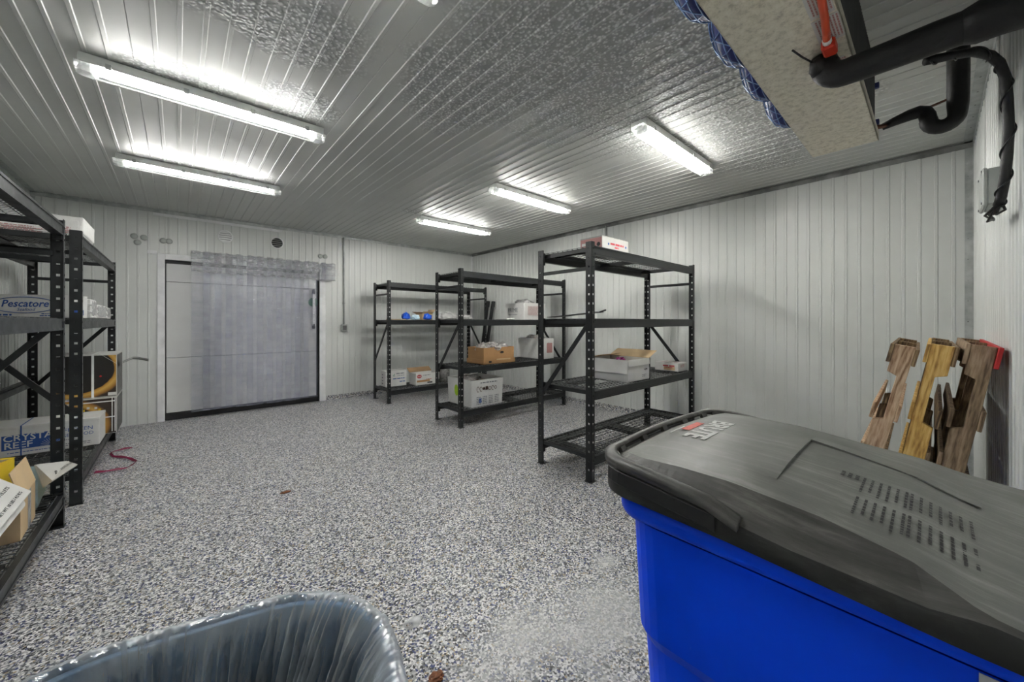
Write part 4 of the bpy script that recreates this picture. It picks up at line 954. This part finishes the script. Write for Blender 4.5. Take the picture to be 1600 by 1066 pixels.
# scratches along the blue sides
def scratch(mat):
    nt = mat.node_tree; L = nt.links; b = nt.nodes['Principled BSDF']; src = b.inputs['Base Color'].links[0].from_socket
    tc = node(nt, 'ShaderNodeTexCoord'); n = node(nt, 'ShaderNodeTexNoise'); n.inputs['Scale'].default_value = 26; n.inputs['Detail'].default_value = 9; n.inputs['Roughness'].default_value = .8
    mp = node(nt, 'ShaderNodeMapping'); mp.inputs['Scale'].default_value = (1, 1, .35); mp.inputs['Rotation'].default_value = (R(25), 0, 0); L.new(tc.outputs['Object'], mp.inputs['Vector']); L.new(mp.outputs[0], n.inputs['Vector'])
    f = ramp(nt, n.outputs['Fac'], [(.66, (0, 0, 0)), (.78, (.5, .5, .5))]); mx = node(nt, 'ShaderNodeMix', data_type='RGBA')
    L.new(f.outputs[0], mx.inputs[0]); L.new(src, mx.inputs[6]); mx.inputs[7].default_value = (.28, .42, .85, 1); L.new(mx.outputs[2], b.inputs['Base Color'])
scratch(M['bin_blue'])
# lid : outline, skirt, side facets and domed top
def lerp_tab(tab, y):
    if y >= tab[0][0]: return tab[0][1]
    for (a, b), (c_, d_) in zip(tab, tab[1:]):
        if y >= c_: return d_ + (b - d_) * (y - c_) / (a - c_)
    return tab[-1][1]
ZC = [(.42, 1.058), (.395, 1.064), (.3, 1.066), (.219, 1.064), (.106, 1.050), (.02, 1.037), (-.035, 1.017), (-.09, 1.008), (-.16, 1.0)]
ZS = [(.45, 1.042), (.40, 1.040), (.353, 1.037), (.237, 1.023), (.132, 1.010), (.05, 1.006), (.009, 1.003), (-.035, 1.010), (-.09, 1.004), (-.16, .996)]
ZL = [(.45, .995), (.36, .993), (.217, .989), (.1, .982), (-.017, .975), (-.16, .972)]
WC = [(.40, .035), (.30, .042), (.219, .046), (.106, .050), (.02, .036), (-.035, .010), (-.16, .006)]
LX0, LX1, LYF, LYR = .622, 1.198, .455, -.15
out = []
N = 40
def lid_outline(ins_x, ins_f, r, n=34):
    """left side front-to-back ... returns list of (x,y) closed loop with fixed count"""
    x0, x1, yf, yr = LX0 + ins_x, LX1 - ins_x, LYF - ins_f, LYR + .002
    pts = []
    for i in range(n): pts.append((x0, yr + (yf - r - yr) * i / n))
    for i in range(9): a = R(180 - 90 * i / 8); pts.append((x0 + r + r * math.cos(a), yf - r + r * math.sin(a)))
    for i in range(1, 16): u = i / 16; pts.append((x0 + r + (x1 - x0 - 2 * r) * u, yf + .012 * math.sin(math.pi * u)))
    for i in range(9): a = R(90 - 90 * i / 8); pts.append((x1 - r + r * math.cos(a), yf - r + r * math.sin(a)))
    for i in range(n): pts.append((x1, yf - r + (yr - yf + r) * (i + 1) / n))
    return pts
o_ = lid_outline(0, 0, .075); c0 = lid_outline(.0, .035, .06)
cre = []
for (x, y) in c0:
    wd = lerp_tab(WC, y); mid = (LX0 + LX1) / 2
    k = (x - mid) / ((LX1 - LX0) / 2); cre.append((x - wd * max(-1, min(1, k * 1.0)), y))
L3 = lambda x, y, z: (x - ox, y - oy, z)
lid = thing('lid', None, None, (0, 0, 0)); lid.parent = bn
skirt = [[L3(x, y, lerp_tab(ZL, y)) for x, y in o_], [L3(x, y, lerp_tab(ZS, y) - .006) for x, y in o_], [L3(x + (.004 if x < .9 else -.004), y - .003, lerp_tab(ZS, y)) for x, y in o_], [L3(x, y, lerp_tab(ZC, y)) for x, y in cre]]
mid = (LX0 + LX1) / 2
tops = []
for s in (.995, .9, .8, .65, .5, .35, .2, .08):
    row = []
    for x, y in cre:
        yy = .13 + (y - .13) * (1 - (1 - s) * .97); xx = mid + (x - mid) * s
        e_ = abs(xx - mid) / .27
        row.append(L3(xx, yy, lerp_tab(ZC, yy) + .010 * (1 - e_ ** 2) * min(1, (1 - s) * 5 + .0)))
    tops.append(row)
m = MB().loft(skirt[:3]); m.build('skirt', M['lid'], lid, True)
MB().loft(skirt[2:]).build('side_facet', M['lid_facet'], lid, False)
MB().loft([skirt[3]] + tops, cap1=True).build('top_panel', M['lid_top'], lid, True)
def top_z(x, y): return lerp_tab(ZC, y) + .010 * (1 - min(1, abs(x - mid) / .27) ** 2)
# grip loop around the front of the lid
go = lid_outline(-.006, -.006, .08)[22:-22]; gi = lid_outline(.016, .016, .062)[22:-22]
rings = []
for k, ((xa, ya), (xb, yb)) in enumerate(zip(go, gi)):
    za = lerp_tab(ZS, ya) + .006 + .012 * min(1, min(k, len(go) - 1 - k) / 3); zb = za + .004
    rings.append([L3(xa, ya, za - .012), L3(xa, ya, za), L3((xa + xb) / 2, (ya + yb) / 2, zb + .003), L3(xb, yb, zb), L3(xb, yb, zb - .008)])
MB().loft(rings, cap0=True, cap1=True).build('grip', M['lid_facet'], lid, True)
m = MB()
for k in range(8, len(go) - 8, 4):
    (xa, ya), (xb, yb) = go[k], gi[k]; za = lerp_tab(ZS, ya); c = Vector((xb, yb)) + (Vector((xb, yb)) - Vector((xa, ya))) * .35
    m.bar(L3(xb, yb, za + .006), L3(c.x, c.y, za + .010), .022, .022)
for a_, b_ in ((2, 16), (len(go) - 17, len(go) - 3)):
    rg = []
    for k in range(a_, b_):
        xa, ya = go[k]; za = lerp_tab(ZS, ya); c_ = Vector((xa, ya)) - Vector((mid, .1)); c_.normalize(); xo, yo = xa - c_.x * .002, ya - c_.y * .002
        rg.append([L3(xo, yo, za - .024), L3(xo + c_.x * .0012, yo + c_.y * .0012, za - .022), L3(xo + c_.x * .0012, yo + c_.y * .0012, za + .001), L3(xo, yo, za + .002)])
    MB().loft(rg, closed=False).build('grip_slot_shade', M['black'], lid)  # black strip on the skirt, painted shade for the gap under the grip
q = m.build('grip_web', M['lid_facet'], lid); q['kind'] = 'stuff'
# stepped edge of the raised field
def ridge(pts, dirv, h0):
    m = MB(); dv = Vector((*dirv, 0)); ring = []
    for (x, y, h_) in pts:
        z = top_z(x, y); p = Vector(L3(x, y, z))
        ring.append([tuple(p + Vector((0, 0, -.001))), tuple(p + Vector((0, 0, h_))), tuple(p + dv * .05 + Vector((0, 0, top_z(x + dv.x * .05, y + dv.y * .05) - z + .0004)))])
    m.loft(ring, closed=False); return m
ridge([(.735 + .0276 * i, .172 + .0003 * i, .0045 * min(1, .15 + i / 3)) for i in range(11)], (0, 1), .004).build('raised_edge', M['lid_top'], lid)
ridge([(1.011 - .0048 * i, .175 - .0225 * i, .0045 * (1 - i / 11)) for i in range(11)], (1, 0), .004).build('raised_edge', M['lid_top'], lid)
# lettering: brand plate near the front edge, small print along the side
def tri_rot(x, y, yaw):
    dx = (top_z(x + .01, y) - top_z(x - .01, y)) / .02; dy = (top_z(x, y + .01) - top_z(x, y - .01)) / .02
    n_ = Vector((-dx, -dy, 1)).normalized(); q = Vector((0, 0, 1)).rotation_difference(n_)
    return (q.to_matrix() @ Matrix.Rotation(R(yaw), 3, 'Z')).to_euler()
def lid_text(body, size, x, y, yaw, mat, name='lettering', **kw):
    return letters(lid, body, size, L3(x, y, top_z(x, y) + .0003), tri_rot(x, y, yaw), mat, name, **kw)
M['logo_white'] = pm('worn_white_print', (.50, .50, .49), .6, 0, .25, 90)
M['logo_red'] = pm('worn_red_print', (.50, .09, .07), .6, 0, .3, 90)
lid_text('BRUTE', .062, .915, .345, 180, M['logo_white'], bold=.002)
o = box('red_bar', (-.042, .042, -.009, .009, 0, .0006), M['logo_red'], lid, 0, 1, L3(.915, .381, top_z(.915, .381) + .0002), tri_rot(.915, .381, 180))
o = box('white_line', (-.004, .07, -.002, .002, 0, .0006), M['logo_white'], lid, 0, 1, L3(.895, .394, top_z(.895, .394) + .0002), tri_rot(.895, .394, 180))
m = MB(); g = random.Random(21)
def line(x0, x1, y, h_=.0032):
    x = x1
    while x > x0:
        q = g.uniform(.004, .012); xa = max(x0, x - q); zc_ = top_z((x + xa) / 2, y)
        p = [L3(x_, y_, top_z(x_, y_) + .0012) for x_, y_ in ((xa, y - h_ / 2), (x, y - h_ / 2), (x, y + h_ / 2), (xa, y + h_ / 2))]
        m.add(p, [(0, 1, 2, 3)]); x = xa - .0025
for x0, x1 in ((.80, .875), (.705, .78)):
    for i in range(13):
        line(x0 + g.uniform(0, .02), x1, .078 - .0098 * i + (.004 if i > 5 else 0))
for i in range(3): line(.85, .875, .105 - .009 * i, .005)
q = m.build('small_print', M['ink_black'], lid); q['kind'] = 'stuff'
# hinge slots and rear handle
for x in (.80, .865, 1.0): box('hinge_slot', (x - .012, x + .012, -.135, -.10, -.001, .0012), M['black'], lid, 0, 1, L3(0, 0, 0) and (-ox, -oy, top_z(x, -.11) + .004), None)
MB().tube([L3(.70, -.14, .985), L3(.70, -.185, 1.0), L3(1.12, -.185, 1.0), L3(1.12, -.14, .985)], .014, 10).build('handle', M['lid'], bn, True)

# ------------------------------------------------------------------ lined waste can in the foreground
wc = thing('waste_can', 'dark waste can with a clear plastic liner in front of the camera', 'waste can', (-.03, .632, 0), R(-14))
def crr(hx_, hy_, r, z): return [(x, y, z) for x, y in rrect(-hx_, hx_, -hy_, hy_, r, 14)]
HX, HY, CR = .298, .245, .205
M['can'] = pm('dark_blue_can', (.02, .11, .24), .5)
MB().loft([crr(HX - .06, HY - .06, .15, 0), crr(HX - .01, HY - .01, CR - .02, .75), crr(HX, HY, CR, .755), crr(HX, HY, CR, .778), crr(HX - .014, HY - .014, CR - .01, .778), crr(HX - .02, HY - .02, CR - .02, .74), crr(HX - .07, HY - .07, .14, .02)], cap0=True, cap1=True).build('can', M['can'], wc, True)
def liner():
    base = rrect(-HX, HX, -HY, HY, CR, 30); n0 = len(base)
    # resample the outline evenly
    pts = []; per = [0]
    for i in range(n0): per.append(per[-1] + math.dist(base[i], base[(i + 1) % n0]))
    NN = 560
    for k in range(NN):
        d_ = per[-1] * k / NN
        i = max(j for j in range(n0) if per[j] <= d_); t = (d_ - per[i]) / max(1e-9, per[i + 1] - per[i])
        a, b = base[i], base[(i + 1) % n0]; pts.append((a[0] + (b[0] - a[0]) * t, a[1] + (b[1] - a[1]) * t))
    rings = []
    prof = [(1.035, .60), (1.04, .66), (1.035, .72), (1.035, .765), (1.03, .785), (1.01, .795), (.975, .795), (.94, .787), (.915, .768)]
    prof += [(.905 - .16 * (i / 22) ** 1.2, .75 - .5 * i / 22) for i in range(23)] + [(.55, .22), (.2, .205), (.02, .20)]
    for q, (s, z) in enumerate(prof):
        row = []; depth = max(0, (q - 7) / 25); out_ = max(0, (4 - q) / 4)
        for k, (x, y) in enumerate(pts):
            a = 2 * math.pi * k / NN; u = Vector((math.cos(a), math.sin(a), 0))
            f1 = noise.noise(Vector((u.x * 9, u.y * 9, z * 1.6))); f2 = noise.noise(Vector((u.x * 22 + 5, u.y * 22, z * 3.5))); f3 = noise.noise(Vector((u.x * 45, u.y * 45, z * 11 + 4)))
            f4 = noise.noise(Vector((x * 16, y * 16, z * 16)))
            pl = (.62 * (.55 - abs(f1)) + .62 * (.5 - abs(f2)) + .30 * (.45 - abs(f3)))
            amp = min(.17, .016 + .6 * depth) + .02 * out_
            k_ = s - (max(0, pl) * amp * 2.1 if q > 6 else (pl - .25) * amp * 1.2) - min(.035, .10 * depth) * abs(f4) * 1.6
            row.append((x * k_, y * k_, z + .012 * f4 * min(1, depth * 8) + .0025 * f3))
        rings.append(row)
    return MB().loft(rings, cap1=True)
M['liner'] = film('clear_liner', (.82, .88, .94), .20, .07, var=.95, scale=12, bump=1.0, stretch=(1, 1, .5), gloss=.46, edge=.62)
liner().build('liner', M['liner'], wc, True)

# ------------------------------------------------------------------ bits on the floor
pts = [(-.546, 4.838), (-.47, 4.79), (-.411, 4.772), (-.35, 4.80), (-.305, 4.86), (-.294, 4.946), (-.33, 5.04), (-.364, 5.117), (-.42, 5.2), (-.475, 5.29), (-.505, 5.39), (-.482, 5.49), (-.42, 5.51), (-.359, 5.494)]
m = MB(); ring = []
for i, (x, y) in enumerate(pts):
    zz = .004 + .012 * abs(math.sin(i * 1.1)); ring.append([(x, y, zz), (x + .012, y + .016, zz + .016 * (1 - i % 2 * .6))])
m.loft(ring, closed=False)
tag(m.build('red_ribbon', M['ribbon'], None, True), 'curled dark red strapping band on the floor beside the left rack', 'ribbon')
def patch(name, label, x, y, r, seed, mat, cat, h=.003):
    g = random.Random(seed); n = 26; rad = [r * (.65 + .5 * abs(noise.noise(Vector((math.cos(a) * 1.7 + seed, math.sin(a) * 1.7, seed))))+ g.uniform(0, .18) * r) for a in [2 * math.pi * i / n for i in range(n)]]
    rings = [[(rad[i] * k * math.cos(2 * math.pi * i / n), rad[i] * k * math.sin(2 * math.pi * i / n) * .75, z) for i in range(n)] for k, z in ((1, .0006), (.85, h * .7), (.4, h))]
    o = MB().loft(rings, cap1=True).build(name, mat, None, True, loc=(x, y, .0005)); return tag(o, label, cat)
patch('ice_patch', 'pale ice patch on the floor in front of the middle rack', 2.59, 3.25, .10, 1, M['ice'], 'ice patch')
patch('ice_patch', 'pale ice patch on the floor just right of the lined waste can', .77, 1.52, .055, 2, M['ice'], 'ice patch')
patch('ice_patch', 'small pale ice patch in the open middle of the walkway', .80, 3.17, .055, 3, M['ice'], 'ice patch')
patch('ice_patch', 'faint ice patch on the floor between red band and walkway lamps', .06, 4.83, .10, 4, M['ice'], 'ice patch')
patch('paper_scrap', 'small white scrap on the floor left of the blue bin', 1.737, 1.19, .022, 5, M['white'], 'scrap')
patch('paper_scrap', 'thin white sliver on the floor under the rack nearest the bin', 2.66, 2.2, .05, 8, M['ice'], 'scrap')
tag(blob('leaf_scrap', M['rust'], None, (.035, .02, .008), (.62, 3.33, .0005), 4, .5, 3), 'small brown scrap on the open floor in front of the door', 'scrap')
tag(blob('brown_scrap', M['rust'], None, (.028, .022, .012), (.712, 1.225, .0005), 3, .5, 3), 'crumpled rust-brown scrap on the floor beside the waste can', 'scrap')
